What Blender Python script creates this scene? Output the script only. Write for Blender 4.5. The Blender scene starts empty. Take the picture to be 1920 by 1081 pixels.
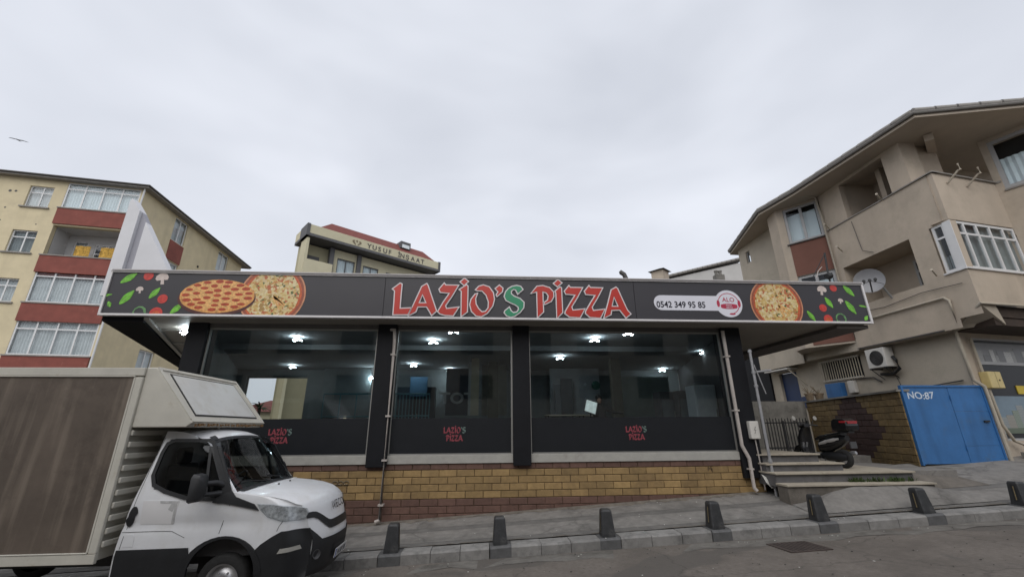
import bpy, bmesh, math, random
from mathutils import Vector, Matrix
from mathutils.geometry import tessellate_polygon
random.seed(7)
scene = bpy.context.scene
COL = scene.collection
R = math.radians

# ---------------------------------------------------------------- camera
PITCH, ROLL, YAW, FPX = R(18.5), R(-0.4), R(4.16), 782.2
CAM = Vector((0, 0, 2.2))
_fw = Vector((math.sin(YAW)*math.cos(PITCH), math.cos(YAW)*math.cos(PITCH), math.sin(PITCH)))
_r0 = Vector((math.cos(YAW), -math.sin(YAW), 0))
_u0 = _r0.cross(_fw)
_r = _r0*math.cos(ROLL) + _u0*math.sin(ROLL)
_u = -_r0*math.sin(ROLL) + _u0*math.cos(ROLL)
cd = bpy.data.cameras.new('camera'); cam = bpy.data.objects.new('camera', cd); COL.objects.link(cam)
cam.matrix_world = Matrix((( _r.x, _u.x, -_fw.x, CAM.x), (_r.y, _u.y, -_fw.y, CAM.y), (_r.z, _u.z, -_fw.z, CAM.z), (0, 0, 0, 1)))
cd.sensor_width = 36; cd.lens = 36*FPX/1920; cd.clip_end = 2000; cd.clip_start = 0.05
scene.camera = cam
# ---------------------------------------------------------------- sky, sun, exposure
world = bpy.data.worlds.new('World'); scene.world = world; world.use_nodes = True
wn, wl = world.node_tree.nodes, world.node_tree.links
wn.clear()
w_out = wn.new('ShaderNodeOutputWorld'); w_bg = wn.new('ShaderNodeBackground')
w_sky = wn.new('ShaderNodeTexSky'); w_sky.sky_type = 'NISHITA'; w_sky.sun_disc = False
SUN_EL, SUN_AZ = R(46), R(196)
w_sky.sun_elevation = SUN_EL; w_sky.sun_rotation = SUN_AZ
w_tc = wn.new('ShaderNodeTexCoord'); w_map = wn.new('ShaderNodeMapping'); w_map.inputs['Scale'].default_value = (1.0, 1.0, 2.2)
w_n = wn.new('ShaderNodeTexNoise'); w_n.inputs['Scale'].default_value = 1.7; w_n.inputs['Detail'].default_value = 3.5; w_n.inputs['Roughness'].default_value = 0.5; w_n.inputs['Distortion'].default_value = 0.3
w_ramp = wn.new('ShaderNodeValToRGB')
w_ramp.color_ramp.elements[0].position = 0.32; w_ramp.color_ramp.elements[0].color = (0.545, 0.572, 0.635, 1)
w_ramp.color_ramp.elements[1].position = 0.68; w_ramp.color_ramp.elements[1].color = (0.725, 0.75, 0.815, 1)
w_sc = wn.new('ShaderNodeMixRGB'); w_sc.blend_type = 'MULTIPLY'; w_sc.inputs[0].default_value = 1; w_sc.inputs[2].default_value = (0.1, 0.1, 0.1, 1)
w_mix = wn.new('ShaderNodeMixRGB'); w_mix.inputs[0].default_value = 0.95
wl.new(w_tc.outputs['Generated'], w_map.inputs['Vector']); wl.new(w_map.outputs[0], w_n.inputs['Vector'])
wl.new(w_n.outputs['Fac'], w_ramp.inputs[0]); wl.new(w_sky.outputs[0], w_sc.inputs[1])
wl.new(w_sc.outputs[0], w_mix.inputs[1]); wl.new(w_ramp.outputs[0], w_mix.inputs[2])
wl.new(w_mix.outputs[0], w_bg.inputs[0]); w_bg.inputs[1].default_value = 1.0
wl.new(w_bg.outputs[0], w_out.inputs[0])
sd = bpy.data.lights.new('sun', 'SUN'); sd.energy = 1.5; sd.angle = R(60); sd.color = (1, 0.97, 0.93)
sun = bpy.data.objects.new('sun', sd); COL.objects.link(sun)
sdir = Vector((math.sin(SUN_AZ)*math.cos(SUN_EL), math.cos(SUN_AZ)*math.cos(SUN_EL), math.sin(SUN_EL)))
sun.rotation_euler = sdir.to_track_quat('Z', 'Y').to_euler(); sun.location = (0, -20, 40)
vs = scene.view_settings; vs.view_transform = 'Standard'; vs.look = 'None'; vs.exposure = 0.26; vs.gamma = 1

# ---------------------------------------------------------------- measuring helpers (photo pixel -> point at a known real distance)
def ray(x, y): return _fw*FPX + _r*(x-960) - _u*(y-540.5)
def AY(x, y, Y): d = ray(x, y); return CAM + d*(Y/d.y)
def AX(x, y, X): d = ray(x, y); return CAM + d*(X/d.x)
def AZ(x, y, Z): d = ray(x, y); return CAM + d*((Z-CAM.z)/d.z)

# ---------------------------------------------------------------- materials
MATS = {}
def mat(name, col, rough=0.8, var=0.12, scale=3.0, bump=0.0, bscale=60, metal=0.0, streak=0.0, dirt=None, dscale=1.2, dpos=(0.5, 0.7), coat=0.0, rand=0.0, spec=0.5, emit=None, estr=0, damp=None, sscale=(0.9, 0.9, 0.10), crack=0, patch=None):
    if name in MATS: return MATS[name]
    m = bpy.data.materials.new(name); m.use_nodes = True
    n, l = m.node_tree.nodes, m.node_tree.links
    b = n['Principled BSDF']; b.inputs['Roughness'].default_value = rough; b.inputs['Metallic'].default_value = metal
    b.inputs['Specular IOR Level'].default_value = spec
    b.inputs['Coat Weight'].default_value = coat
    tc = n.new('ShaderNodeTexCoord')
    no = n.new('ShaderNodeTexNoise'); no.inputs['Scale'].default_value = scale; no.inputs['Detail'].default_value = 6; no.inputs['Roughness'].default_value = 0.65
    l.new(tc.outputs['Object'], no.inputs['Vector'])
    ra = n.new('ShaderNodeValToRGB'); c = Vector(col)
    lo, hi = c*(1-var), c*(1+var)
    ra.color_ramp.elements[0].position = 0.3; ra.color_ramp.elements[0].color = (*lo, 1)
    ra.color_ramp.elements[1].position = 0.7; ra.color_ramp.elements[1].color = (*hi, 1)
    l.new(no.outputs['Fac'], ra.inputs[0]); out = ra.outputs[0]
    def mulby(fac_socket, colour, amount):
        nonlocal out
        mx = n.new('ShaderNodeMixRGB'); mm = n.new('ShaderNodeMath'); mm.operation = 'MULTIPLY'; mm.inputs[1].default_value = amount
        l.new(fac_socket, mm.inputs[0]); l.new(mm.outputs[0], mx.inputs[0]); l.new(out, mx.inputs[1]); mx.inputs[2].default_value = (*colour, 1)
        out = mx.outputs[0]
    if streak:
        mp = n.new('ShaderNodeMapping'); mp.inputs['Scale'].default_value = sscale; mp.inputs['Rotation'].default_value = (0, R(-9) if sscale[0] > 3 else 0, 0); l.new(tc.outputs['Object'], mp.inputs['Vector'])
        n2 = n.new('ShaderNodeTexNoise'); n2.inputs['Scale'].default_value = 1.6; n2.inputs['Detail'].default_value = 5; l.new(mp.outputs[0], n2.inputs['Vector'])
        r2 = n.new('ShaderNodeValToRGB'); r2.color_ramp.elements[0].position = 0.5; r2.color_ramp.elements[1].position = 0.72; l.new(n2.outputs['Fac'], r2.inputs[0])
        mulby(r2.outputs[0], c*0.45 if damp is None else damp, streak)
    if dirt:
        n3 = n.new('ShaderNodeTexNoise'); n3.inputs['Scale'].default_value = dscale; n3.inputs['Detail'].default_value = 8; n3.inputs['Roughness'].default_value = 0.7; l.new(tc.outputs['Object'], n3.inputs['Vector'])
        r3 = n.new('ShaderNodeValToRGB'); r3.color_ramp.elements[0].position = dpos[0]; r3.color_ramp.elements[1].position = dpos[1]; l.new(n3.outputs['Fac'], r3.inputs[0])
        mulby(r3.outputs[0], dirt, 0.8)
    if patch:
        n5 = n.new('ShaderNodeTexNoise'); n5.inputs['Scale'].default_value = 0.28; n5.inputs['Detail'].default_value = 3; n5.inputs['Distortion'].default_value = 1.2; l.new(tc.outputs['Object'], n5.inputs['Vector'])
        r5 = n.new('ShaderNodeValToRGB'); r5.color_ramp.elements[0].position = .50; r5.color_ramp.elements[1].position = .53; l.new(n5.outputs['Fac'], r5.inputs[0]); mulby(r5.outputs[0], patch, 0.7)
    if crack:
        nd = n.new('ShaderNodeTexNoise'); nd.inputs['Scale'].default_value = 2.5; nd.inputs['Detail'].default_value = 6; l.new(tc.outputs['Object'], nd.inputs['Vector'])
        va = n.new('ShaderNodeVectorMath'); va.operation = 'MULTIPLY_ADD'; va.inputs[1].default_value = (.5, .5, .5); l.new(nd.outputs['Color'], va.inputs[0]); l.new(tc.outputs['Object'], va.inputs[2])
        vo = n.new('ShaderNodeTexVoronoi'); vo.feature = 'DISTANCE_TO_EDGE'; vo.inputs['Scale'].default_value = crack; l.new(va.outputs[0], vo.inputs['Vector'])
        r6 = n.new('ShaderNodeValToRGB'); r6.color_ramp.elements[0].position = .0; r6.color_ramp.elements[0].color = (1, 1, 1, 1); r6.color_ramp.elements[1].position = .012; r6.color_ramp.elements[1].color = (0, 0, 0, 1); l.new(vo.outputs['Distance'], r6.inputs[0]); mulby(r6.outputs[0], c*0.3, 0.45)
    if rand:
        oi = n.new('ShaderNodeObjectInfo'); hs = n.new('ShaderNodeHueSaturation')
        mr = n.new('ShaderNodeMapRange'); mr.inputs[3].default_value = 1-rand; mr.inputs[4].default_value = 1+rand
        l.new(oi.outputs['Random'], mr.inputs[0]); l.new(mr.outputs[0], hs.inputs['Value']); l.new(out, hs.inputs['Color']); out = hs.outputs[0]
    l.new(out, b.inputs['Base Color'])
    if bump:
        n4 = n.new('ShaderNodeTexNoise'); n4.inputs['Scale'].default_value = bscale; n4.inputs['Detail'].default_value = 4; l.new(tc.outputs['Object'], n4.inputs['Vector'])
        bp = n.new('ShaderNodeBump'); bp.inputs['Strength'].default_value = bump; bp.inputs['Distance'].default_value = 0.02; l.new(n4.outputs['Fac'], bp.inputs['Height']); l.new(bp.outputs[0], b.inputs['Normal'])
    if emit:
        b.inputs['Emission Color'].default_value = (*emit, 1); b.inputs['Emission Strength'].default_value = estr
    MATS[name] = m
    return m
def glass(name, tint=(0.5, 0.55, 0.55), ior=1.5, rough=0.0):
    if name in MATS: return MATS[name]
    m = bpy.data.materials.new(name); m.use_nodes = True; n, l = m.node_tree.nodes, m.node_tree.links; n.clear()
    o = n.new('ShaderNodeOutputMaterial'); t = n.new('ShaderNodeBsdfTransparent'); g = n.new('ShaderNodeBsdfGlossy'); f = n.new('ShaderNodeFresnel'); x = n.new('ShaderNodeMixShader')
    t.inputs[0].default_value = (*tint, 1); g.inputs['Roughness'].default_value = rough; g.inputs[0].default_value = (0.95, 0.97, 1, 1); f.inputs[0].default_value = ior
    ge = n.new('ShaderNodeNewGeometry'); mr = n.new('ShaderNodeMapRange'); mr.inputs[3].default_value = ior; mr.inputs[4].default_value = 1/ior; l.new(ge.outputs['Backfacing'], mr.inputs[0]); l.new(mr.outputs[0], f.inputs[0])
    l.new(f.outputs[0], x.inputs[0]); l.new(t.outputs[0], x.inputs[1]); l.new(g.outputs[0], x.inputs[2]); l.new(x.outputs[0], o.inputs[0])
    MATS[name] = m; return m

# ---------------------------------------------------------------- mesh helpers
ROOTM = {}
def rootm(o):
    while o.parent: o = o.parent
    return ROOTM.get(o.name, Matrix.Identity(4))
def tag(o, label=None, cat=None, group=None, kind=None):
    if label: o['label'] = label
    if cat: o['category'] = cat
    if group: o['group'] = group
    if kind: o['kind'] = kind
    return o
def thing(name, label, cat, loc=(0, 0, 0), rz=0, group=None):
    o = bpy.data.objects.new(name, None); COL.objects.link(o); o.empty_display_size = 0.3
    o.location = loc; o.rotation_euler = (0, 0, rz)
    ROOTM[o.name] = Matrix.Translation(loc) @ Matrix.Rotation(rz, 4, 'Z')
    return tag(o, label, cat, group)
class MB:
    """collects world-space geometry (through self.M); build() makes ONE mesh object"""
    def __init__(s, M=None): s.v = []; s.f = []; s.M = M or Matrix.Identity(4)
    def add(s, vs, fs):
        k = len(s.v); s.v += [s.M @ Vector(v) for v in vs]; s.f += [[i+k for i in f] for f in fs]; return s
    def box(s, x0, x1, y0, y1, z0, z1, L=None):
        vs = [Vector(p) for p in ((x0,y0,z0),(x1,y0,z0),(x1,y1,z0),(x0,y1,z0),(x0,y0,z1),(x1,y0,z1),(x1,y1,z1),(x0,y1,z1))]
        if L: vs = [L @ v for v in vs]
        return s.add(vs, [[0,3,2,1],[4,5,6,7],[0,1,5,4],[1,2,6,5],[2,3,7,6],[3,0,4,7]])
    def quad(s, a, b, c, d): return s.add([a, b, c, d], [[0, 1, 2, 3]])
    def poly(s, loops, f3, depth):
        """polygon with holes in 2D, f3 maps (u,v,w)->3D ; extruded w from 0 to depth"""
        tris = tessellate_polygon([[Vector((p[0], p[1], 0)) for p in lp] for lp in loops])
        flat = [p for lp in loops for p in lp]; n = len(flat)
        vs = [f3(p[0], p[1], depth) for p in flat] + [f3(p[0], p[1], 0) for p in flat]
        fs = [list(t) for t in tris] + [[i+n for i in reversed(t)] for t in tris]
        k = 0
        for lp in loops:
            m = len(lp)
            for i in range(m):
                a, b = k+i, k+(i+1) % m; fs.append([a, b, b+n, a+n])
            k += m
        return s.add(vs, fs)
    def tube(s, pts, r, n=8, cap=True):
        pts = [Vector(p) for p in pts]; vs = []; fs = []; rr = r if isinstance(r, (list, tuple)) else [r]*len(pts)
        ref = None
        for i, p in enumerate(pts):
            if i == 0: t = pts[1]-p
            elif i == len(pts)-1: t = p-pts[i-1]
            else: t = (pts[i+1]-p).normalized() + (p-pts[i-1]).normalized()
            t.normalize()
            if ref is None: ref = Vector((0, 0, 1)) if abs(t.z) < 0.9 else Vector((1, 0, 0))
            a = t.cross(ref).normalized(); b = t.cross(a).normalized(); ref = -b if False else ref
            for k in range(n):
                th = 2*math.pi*k/n; vs.append(p + (a*math.cos(th) + b*math.sin(th))*rr[i])
        for i in range(len(pts)-1):
            for k in range(n):
                fs.append([i*n+k, i*n+(k+1) % n, (i+1)*n+(k+1) % n, (i+1)*n+k])
        if cap: fs.append(list(range(n))[::-1]); fs.append([(len(pts)-1)*n+k for k in range(n)])
        return s.add(vs, fs)
    def lathe(s, prof, O, ax=(0, 0, 1), n=20):
        """prof [(r,h)], revolved about ax through O"""
        ax = Vector(ax).normalized(); a = ax.orthogonal().normalized(); b = ax.cross(a); O = Vector(O); vs = []; fs = []
        for r_, h in prof:
            for k in range(n):
                th = 2*math.pi*k/n; vs.append(O + ax*h + (a*math.cos(th)+b*math.sin(th))*r_)
        for i in range(len(prof)-1):
            for k in range(n): fs.append([i*n+k, i*n+(k+1) % n, (i+1)*n+(k+1) % n, (i+1)*n+k])
        return s.add(vs, fs)
    def wall(s, x0, x1, z0, z1, holes, yf, yb):
        """front face at y=yf with rectangular holes whose reveals run to yb"""
        xs = sorted({x0, x1, *[h[0] for h in holes], *[h[1] for h in holes]}); zs = sorted({z0, z1, *[h[2] for h in holes], *[h[3] for h in holes]})
        xs = [x for x in xs if x0 <= x <= x1]; zs = [z for z in zs if z0 <= z <= z1]
        for i in range(len(xs)-1):
            for j in range(len(zs)-1):
                cx, cz = (xs[i]+xs[i+1])/2, (zs[j]+zs[j+1])/2
                if any(h[0] < cx < h[1] and h[2] < cz < h[3] for h in holes): continue
                s.quad((xs[i], yf, zs[j]), (xs[i+1], yf, zs[j]), (xs[i+1], yf, zs[j+1]), (xs[i], yf, zs[j+1]))
        for a, b, c, d in holes:
            s.quad((a, yf, c), (a, yf, d), (a, yb, d), (a, yb, c)); s.quad((b, yf, c), (b, yb, c), (b, yb, d), (b, yf, d))
            s.quad((a, yf, d), (b, yf, d), (b, yb, d), (a, yb, d)); s.quad((a, yf, c), (a, yb, c), (b, yb, c), (b, yf, c))
        return s
    def build(s, name, m, parent=None, smooth=None, bevel=0, origin=None):
        me = bpy.data.meshes.new(name); o = bpy.data.objects.new(name, me); COL.objects.link(o)
        if parent is None:
            lo = Vector([min(v[i] for v in s.v) for i in range(3)]); hi = Vector([max(v[i] for v in s.v) for i in range(3)])
            org = Vector(origin) if origin else Vector(((lo.x+hi.x)/2, (lo.y+hi.y)/2, lo.z)); vs = [v-org for v in s.v]; o.location = org
            ROOTM[o.name] = Matrix.Translation(org)
        else:
            inv = rootm(parent).inverted(); vs = [inv @ v for v in s.v]; o.parent = parent
        me.from_pydata([tuple(v) for v in vs], [], s.f); me.validate()
        bm = bmesh.new(); bm.from_mesh(me); bmesh.ops.remove_doubles(bm, verts=bm.verts, dist=1e-5); bmesh.ops.recalc_face_normals(bm, faces=bm.faces); bm.to_mesh(me); bm.free()
        me.materials.append(m)
        if smooth is not None:
            me.shade_smooth(); me.set_sharp_from_angle(angle=R(smooth))
        if bevel:
            md = o.modifiers.new('bevel', 'BEVEL'); md.width = bevel; md.segments = 2; md.limit_method = 'ANGLE'; md.angle_limit = R(40)
        return o
def offset_poly(pts, d):
    n = len(pts); area = sum(pts[i][0]*pts[(i+1) % n][1]-pts[(i+1) % n][0]*pts[i][1] for i in range(n)); sg = 1 if area > 0 else -1; out = []
    for i in range(n):
        p0, p1, p2 = Vector(pts[i-1]), Vector(pts[i]), Vector(pts[(i+1) % n])
        e1 = (p1-p0).normalized(); e2 = (p2-p1).normalized(); n1 = Vector((e1.y, -e1.x))*sg; n2 = Vector((e2.y, -e2.x))*sg
        b = n1+n2
        if b.length < 1e-4: b = n1
        b.normalize(); k = min(2.0, 1/max(0.35, b.dot(n1))); q = p1+b*d*k; out.append((q.x, q.y))
    return out
def text_mesh(txt, f3, height, centre=True, bold=0.0, depth=0.004, sx=1.0, sp=1.0):
    """text as an MB in the frame f3(u,v,w)"""
    cu = bpy.data.curves.new('t', 'FONT'); cu.body = txt; cu.size = 1; cu.resolution_u = 3; cu.offset = bold; cu.space_character = sp
    ob = bpy.data.objects.new('t', cu); COL.objects.link(ob); dg = bpy.context.evaluated_depsgraph_get(); dg.update()
    me = bpy.data.meshes.new_from_object(ob.evaluated_get(dg)); bpy.data.objects.remove(ob); bpy.data.curves.remove(cu)
    vs = [v.co.copy() for v in me.vertices]; fs = [list(p.vertices) for p in me.polygons]; bpy.data.meshes.remove(me)
    x0 = min(v.x for v in vs); x1 = max(v.x for v in vs); k = height/0.72; ox = (x0+x1)/2 if centre else x0
    mb = MB(); mb.add([f3((v.x-ox)*k*sx, v.y*k, depth) for v in vs], fs); return mb
def lerp(a, b, t): return a+(b-a)*t
def sstep_(a, b, x): t = max(0, min(1, (x-a)/(b-a))); return t*t*(3-2*t)

# ---------------------------------------------------------------- material palette
M = dict(
 asphalt=mat('asphalt', (0.150, 0.130, 0.112), 0.9, 0.22, 14, 0.5, 120, dirt=(0.100, 0.086, 0.073), dscale=0.7, dpos=(0.42, 0.62), crack=0.45, patch=(0.092, 0.083, 0.074)),
 pave=mat('pavement_concrete', (0.195, 0.184, 0.170), 0.9, 0.2, 5, 0.35, 90, dirt=(0.105, 0.099, 0.092), dscale=1.3, dpos=(0.5, 0.66), crack=0.35),
 paveband=mat('darker_pavement_band', (0.130, 0.124, 0.116), 0.9, 0.25, 4, 0.35, 90, dirt=(0.16, 0.152, 0.142), dscale=0.9, dpos=(0.5, 0.7)),
 kerb=mat('kerb_stone', (0.215, 0.208, 0.198), 0.85, 0.18, 7, 0.3, 70, rand=0.12, dirt=(0.09, 0.088, 0.085), dscale=3, dpos=(0.52, 0.7)),
 kerbdark=mat('dark_kerb_stone', (0.095, 0.095, 0.096), 0.7, 0.2, 9, 0.3, 70),
 joint=mat('dark_joint', (0.085, 0.08, 0.074), 0.95),
 soil=mat('packed_soil', (0.13, 0.115, 0.098), 0.95, 0.3, 4, 0.5, 40),
 bollard=mat('black_bollard_paint', (0.030, 0.031, 0.033), 0.5, 0.35, 8, 0.15, 50, dirt=(0.10, 0.097, 0.092), dscale=4, dpos=(0.56, 0.72)),
 stripe=mat('worn_stripe', (0.26, 0.20, 0.10), 0.7, 0.3, 20),
 yellow=mat('ochre_block', (0.295, 0.195, 0.082), 0.75, 0.16, 8, 0.25, 60, rand=0.20, dirt=(0.17, 0.11, 0.05), dscale=1.6, dpos=(0.44, 0.70)),
 brown=mat('brown_block', (0.122, 0.066, 0.050), 0.75, 0.2, 8, 0.25, 60, rand=0.15, dirt=(0.075, 0.036, 0.026), dscale=2.5, dpos=(0.52, 0.75)),
 mortar=mat('dark_mortar', (0.09, 0.06, 0.035), 0.95, 0.2, 20),
 black=mat('black_cladding', (0.009, 0.0095, 0.012), 0.6, 0.25, 1.5, spec=0.22),
 panel=mat('charcoal_window_film', (0.0135, 0.015, 0.018), 0.4, 0.1, 2, spec=0.3),
 sill=mat('pale_grey_sill', (0.36, 0.35, 0.32), 0.6, 0.1, 5, dirt=(0.2, 0.18, 0.15), dscale=4, dpos=(0.58, 0.78)),
 alu=mat('brushed_aluminium', (0.30, 0.295, 0.28), 0.5, 0.06, 5, metal=0.5),
 signface=mat('charcoal_sign_vinyl', (0.036, 0.034, 0.040), 0.45, 0.05, 1),
 trim=mat('white_sign_trim', (0.66, 0.64, 0.64), 0.45, 0.06, 6, dirt=(0.4, 0.38, 0.38), dscale=3, dpos=(0.55, 0.8)),
 lred=mat('red_letter_acrylic', (0.46, 0.030, 0.018), 0.35, 0.04, 2),
 lgreen=mat('green_letter_acrylic', (0.025, 0.245, 0.12), 0.35, 0.04, 2),
 lwhite=mat('white_letter_edge', (0.66, 0.62, 0.63), 0.4, 0.04, 2),
 soffit=mat('grey_brown_soffit', (0.24, 0.215, 0.185), 0.6, 0.12, 1.5),
 rib=mat('pale_soffit_rib', (0.34, 0.32, 0.29), 0.5, 0.06, 3),
 capsule=mat('print_white', (0.66, 0.66, 0.72), 0.4, 0.02, 2),
 ink=mat('print_dark_ink', (0.015, 0.014, 0.025), 0.4),
 pink=mat('print_crimson', (0.42, 0.03, 0.07), 0.4),
 leaf=mat('print_leaf_green', (0.14, 0.42, 0.035), 0.4, 0.5, 9),
 pepper=mat('print_pepper_ring', (0.12, 0.27, 0.10), 0.4, 0.5, 20),
 tomato=mat('print_tomato_red', (0.50, 0.045, 0.035), 0.4, 0.3, 12),
 mushroom=mat('print_mushroom', (0.56, 0.48, 0.44), 0.4, 0.15, 12),
 crust=mat('print_crust', (0.62, 0.30, 0.09), 0.4, 0.4, 16),
 cheese=mat('print_cheese', (0.66, 0.37, 0.13), 0.4, 0.4, 26),
 pepperoni=mat('print_pepperoni', (0.38, 0.055, 0.018), 0.4, 0.35, 16),
 board=mat('print_wood_board', (0.28, 0.075, 0.04), 0.4, 0.3, 9),
 boardrim=mat('print_board_rim', (0.52, 0.24, 0.13), 0.4, 0.3, 9),
 boarddark=mat('print_board_dark', (0.075, 0.02, 0.018), 0.4, 0.3, 9),  # darker board printed beneath the oval pizza
 sauce=mat('print_tomato_sauce', (0.5, 0.10, 0.03), 0.4, 0.4, 14),
 cream=mat('cream_render', (0.62, 0.535, 0.355), 0.9, 0.08, 1.4, 0.2, 30, streak=0.16, dirt=(0.50, 0.43, 0.30), dscale=1.1, dpos=(0.56, 0.75)),
 redband=mat('brick_red_band', (0.225, 0.066, 0.050), 0.85, 0.16, 1.5, 0.15, 30, dirt=(0.36, 0.17, 0.13), dscale=2.6, dpos=(0.60, 0.75)),
 whitewall=mat('white_render', (0.66, 0.66, 0.68), 0.85, 0.05, 1),
 greystrip=mat('grey_render_strip', (0.34, 0.34, 0.38), 0.85, 0.05, 1),
 balcwall=mat('balcony_white_paint', (0.52, 0.51, 0.50), 0.85, 0.08, 1.2),
 pvc=mat('white_pvc_frame', (0.66, 0.66, 0.66), 0.4, 0.04, 3),
 pvcgrey=mat('grey_pvc_frame', (0.36, 0.36, 0.36), 0.45, 0.04, 3),
 curtain=mat('white_net_curtain', (0.66, 0.67, 0.67), 0.9, 0.12, 2),
 curtaingrey=mat('grey_curtain', (0.28, 0.30, 0.30), 0.9, 0.2, 2),
 blind=mat('pale_blue_blind', (0.74, 0.80, 0.82), 0.8, 0.05, 1),
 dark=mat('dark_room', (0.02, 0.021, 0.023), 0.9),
 gutter=mat('dark_gutter', (0.075, 0.070, 0.066), 0.6, 0.15, 5),
 roofedge=mat('weathered_eave', (0.26, 0.245, 0.225), 0.8, 0.15, 4),
 tile=mat('red_roof_tile', (0.17, 0.045, 0.035), 0.75, 0.15, 3),
 lemon=mat('lemon_render', (0.55, 0.51, 0.36), 0.85, 0.06, 1.2),
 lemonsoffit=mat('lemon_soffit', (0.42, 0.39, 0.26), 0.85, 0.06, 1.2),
 greytrim=mat('dark_grey_trim', (0.10, 0.10, 0.105), 0.7, 0.1, 3),
 beige=mat('beige_render', (0.47, 0.398, 0.318), 0.9, 0.08, 1.0, 0.25, 26, streak=0.16, dirt=(0.34, 0.295, 0.235), dscale=0.9, dpos=(0.5, 0.72)),
 beigelow=mat('pale_beige_render', (0.47, 0.415, 0.335), 0.9, 0.07, 1.0, 0.25, 26, streak=0.14, dirt=(0.35, 0.31, 0.25), dscale=0.9, dpos=(0.5, 0.72)),
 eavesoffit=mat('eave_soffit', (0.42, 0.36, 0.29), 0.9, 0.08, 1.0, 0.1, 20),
 rust=mat('brown_panel_render', (0.16, 0.070, 0.050), 0.85, 0.1, 1.2, 0.15, 26),
 blue=mat('blue_painted_steel', (0.034, 0.138, 0.345), 0.55, 0.14, 1.5, 0.12, 9, streak=0.35, sscale=(2, 2, .3), dirt=(0.05, 0.12, 0.24), dscale=2.2, dpos=(.54, .7)),
 bluepale=mat('white_brush_paint', (0.55, 0.62, 0.70), 0.7, 0.2, 10),
 galv=mat('galvanised_steel', (0.36, 0.36, 0.37), 0.45, 0.15, 8, metal=0.5),
 pipe=mat('pale_grey_pipe', (0.42, 0.38, 0.35), 0.6, 0.12, 4, dirt=(0.22, 0.19, 0.16), dscale=5, dpos=(0.55, 0.75)),
 pipebeige=mat('beige_painted_pipe', (0.40, 0.355, 0.285), 0.7, 0.12, 4),
 plaster=mat('old_grey_plaster', (0.21, 0.20, 0.18), 0.95, 0.25, 1.8, 0.4, 20, dirt=(0.10, 0.095, 0.085), dscale=1.5),
 iron=mat('black_iron', (0.018, 0.018, 0.019), 0.6, 0.2, 8),
 marble=mat('beige_step_slab', (0.36, 0.32, 0.255), 0.7, 0.14, 4, 0.1, 40, dirt=(0.24, 0.21, 0.17), dscale=3, dpos=(0.54, 0.74)),
 riser=mat('grey_riser_tile', (0.105, 0.102, 0.105), 0.6, 0.15, 5, dirt=(0.06, 0.056, 0.05), dscale=3),
 box=mat('white_meter_plastic', (0.58, 0.56, 0.52), 0.5, 0.06, 6, dirt=(0.4, 0.37, 0.32), dscale=5, dpos=(0.6, 0.8)),
 yellowbox=mat('yellowed_junction_plastic', (0.56, 0.45, 0.20), 0.5, 0.08, 6),
 truckwhite=mat('white_truck_paint', (0.68, 0.69, 0.71), 0.32, 0.05, 2, coat=0.2, streak=0.25, damp=(0.50, 0.49, 0.47), sscale=(2.5, 2.5, 0.5), dirt=(0.54, 0.53, 0.50), dscale=3.0, dpos=(0.52, 0.8)),
 boxwhite=mat('aged_white_box_paint', (0.52, 0.50, 0.44), 0.55, 0.08, 3, dirt=(0.30, 0.24, 0.15), dscale=4, dpos=(0.6, 0.78)),
 visorwhite=mat('pale_visor_panel', (0.60, 0.60, 0.58), 0.4, 0.05, 2, dirt=(0.5, 0.48, 0.43), dscale=2.5),
 ply=mat('weathered_brown_plywood', (0.105, 0.082, 0.064), 0.7, 0.22, 1.2, 0.1, 15, streak=0.62, damp=(0.215, 0.175, 0.138), dirt=(0.058, 0.044, 0.034), dscale=1.4, dpos=(0.52, 0.72), sscale=(5.0, 1.0, 0.35)),
 plastic=mat('black_plastic', (0.014, 0.015, 0.017), 0.5, 0.2, 6, 0.1, 90),
 plasticgrey=mat('grey_plastic', (0.06, 0.06, 0.063), 0.5, 0.2, 6),
 gap=mat('panel_gap', (0.02, 0.02, 0.02), 0.8),
 tyre=mat('tyre_rubber', (0.016, 0.016, 0.016), 0.85, 0.3, 20, 0.3, 60),
 chrome=mat('steel_rim', (0.42, 0.42, 0.43), 0.35, 0.12, 8, metal=0.7),
 lens=mat('headlamp_reflector', (0.50, 0.51, 0.52), 0.25, 0.55, 16, metal=0.15),
 cab=mat('dark_cab_interior', (0.06, 0.06, 0.062), 0.85),
 platewhite=mat('plate_white', (0.58, 0.58, 0.58), 0.5),
 sticker=mat('faded_door_sticker', (0.66, 0.655, 0.66), 0.6, 0.03, 3),
 stickergrey=mat('torn_sticker_residue', (0.42, 0.42, 0.42), 0.7, 0.2, 12),
 rustm=mat('rusty_paint', (0.23, 0.13, 0.055), 0.8, 0.5, 14),
 dish=mat('grey_dish_paint', (0.24, 0.24, 0.25), 0.5, 0.1, 3),
 grass=mat('weed_green', (0.045, 0.075, 0.018), 0.8, 0.4, 6),
 scooter=mat('scooter_black', (0.010, 0.010, 0.011), 0.25, 0.1, 4),
 scootersilver=mat('scooter_silver', (0.34, 0.33, 0.32), 0.4, 0.15, 8),
 redlens=mat('red_reflector', (0.30, 0.02, 0.025), 0.25),
 lamp=mat('lit_led_panel', (0.9, 0.95, 1.0), 0.5, 0.0, 1, emit=(0.80, 0.93, 1.0), estr=62),
 inwall=mat('interior_grey_green', (0.22, 0.245, 0.25), 0.8, 0.1, 1),
 inceil=mat('interior_ceiling', (0.30, 0.32, 0.33), 0.8, 0.1, 1),
 infloor=mat('interior_floor', (0.07, 0.065, 0.06), 0.5, 0.2, 2),
 fridge=mat('pale_fridge_steel', (0.42, 0.47, 0.50), 0.5, 0.06, 2),
 cloth=mat('dark_clothes', (0.03, 0.027, 0.028), 0.9),
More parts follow.
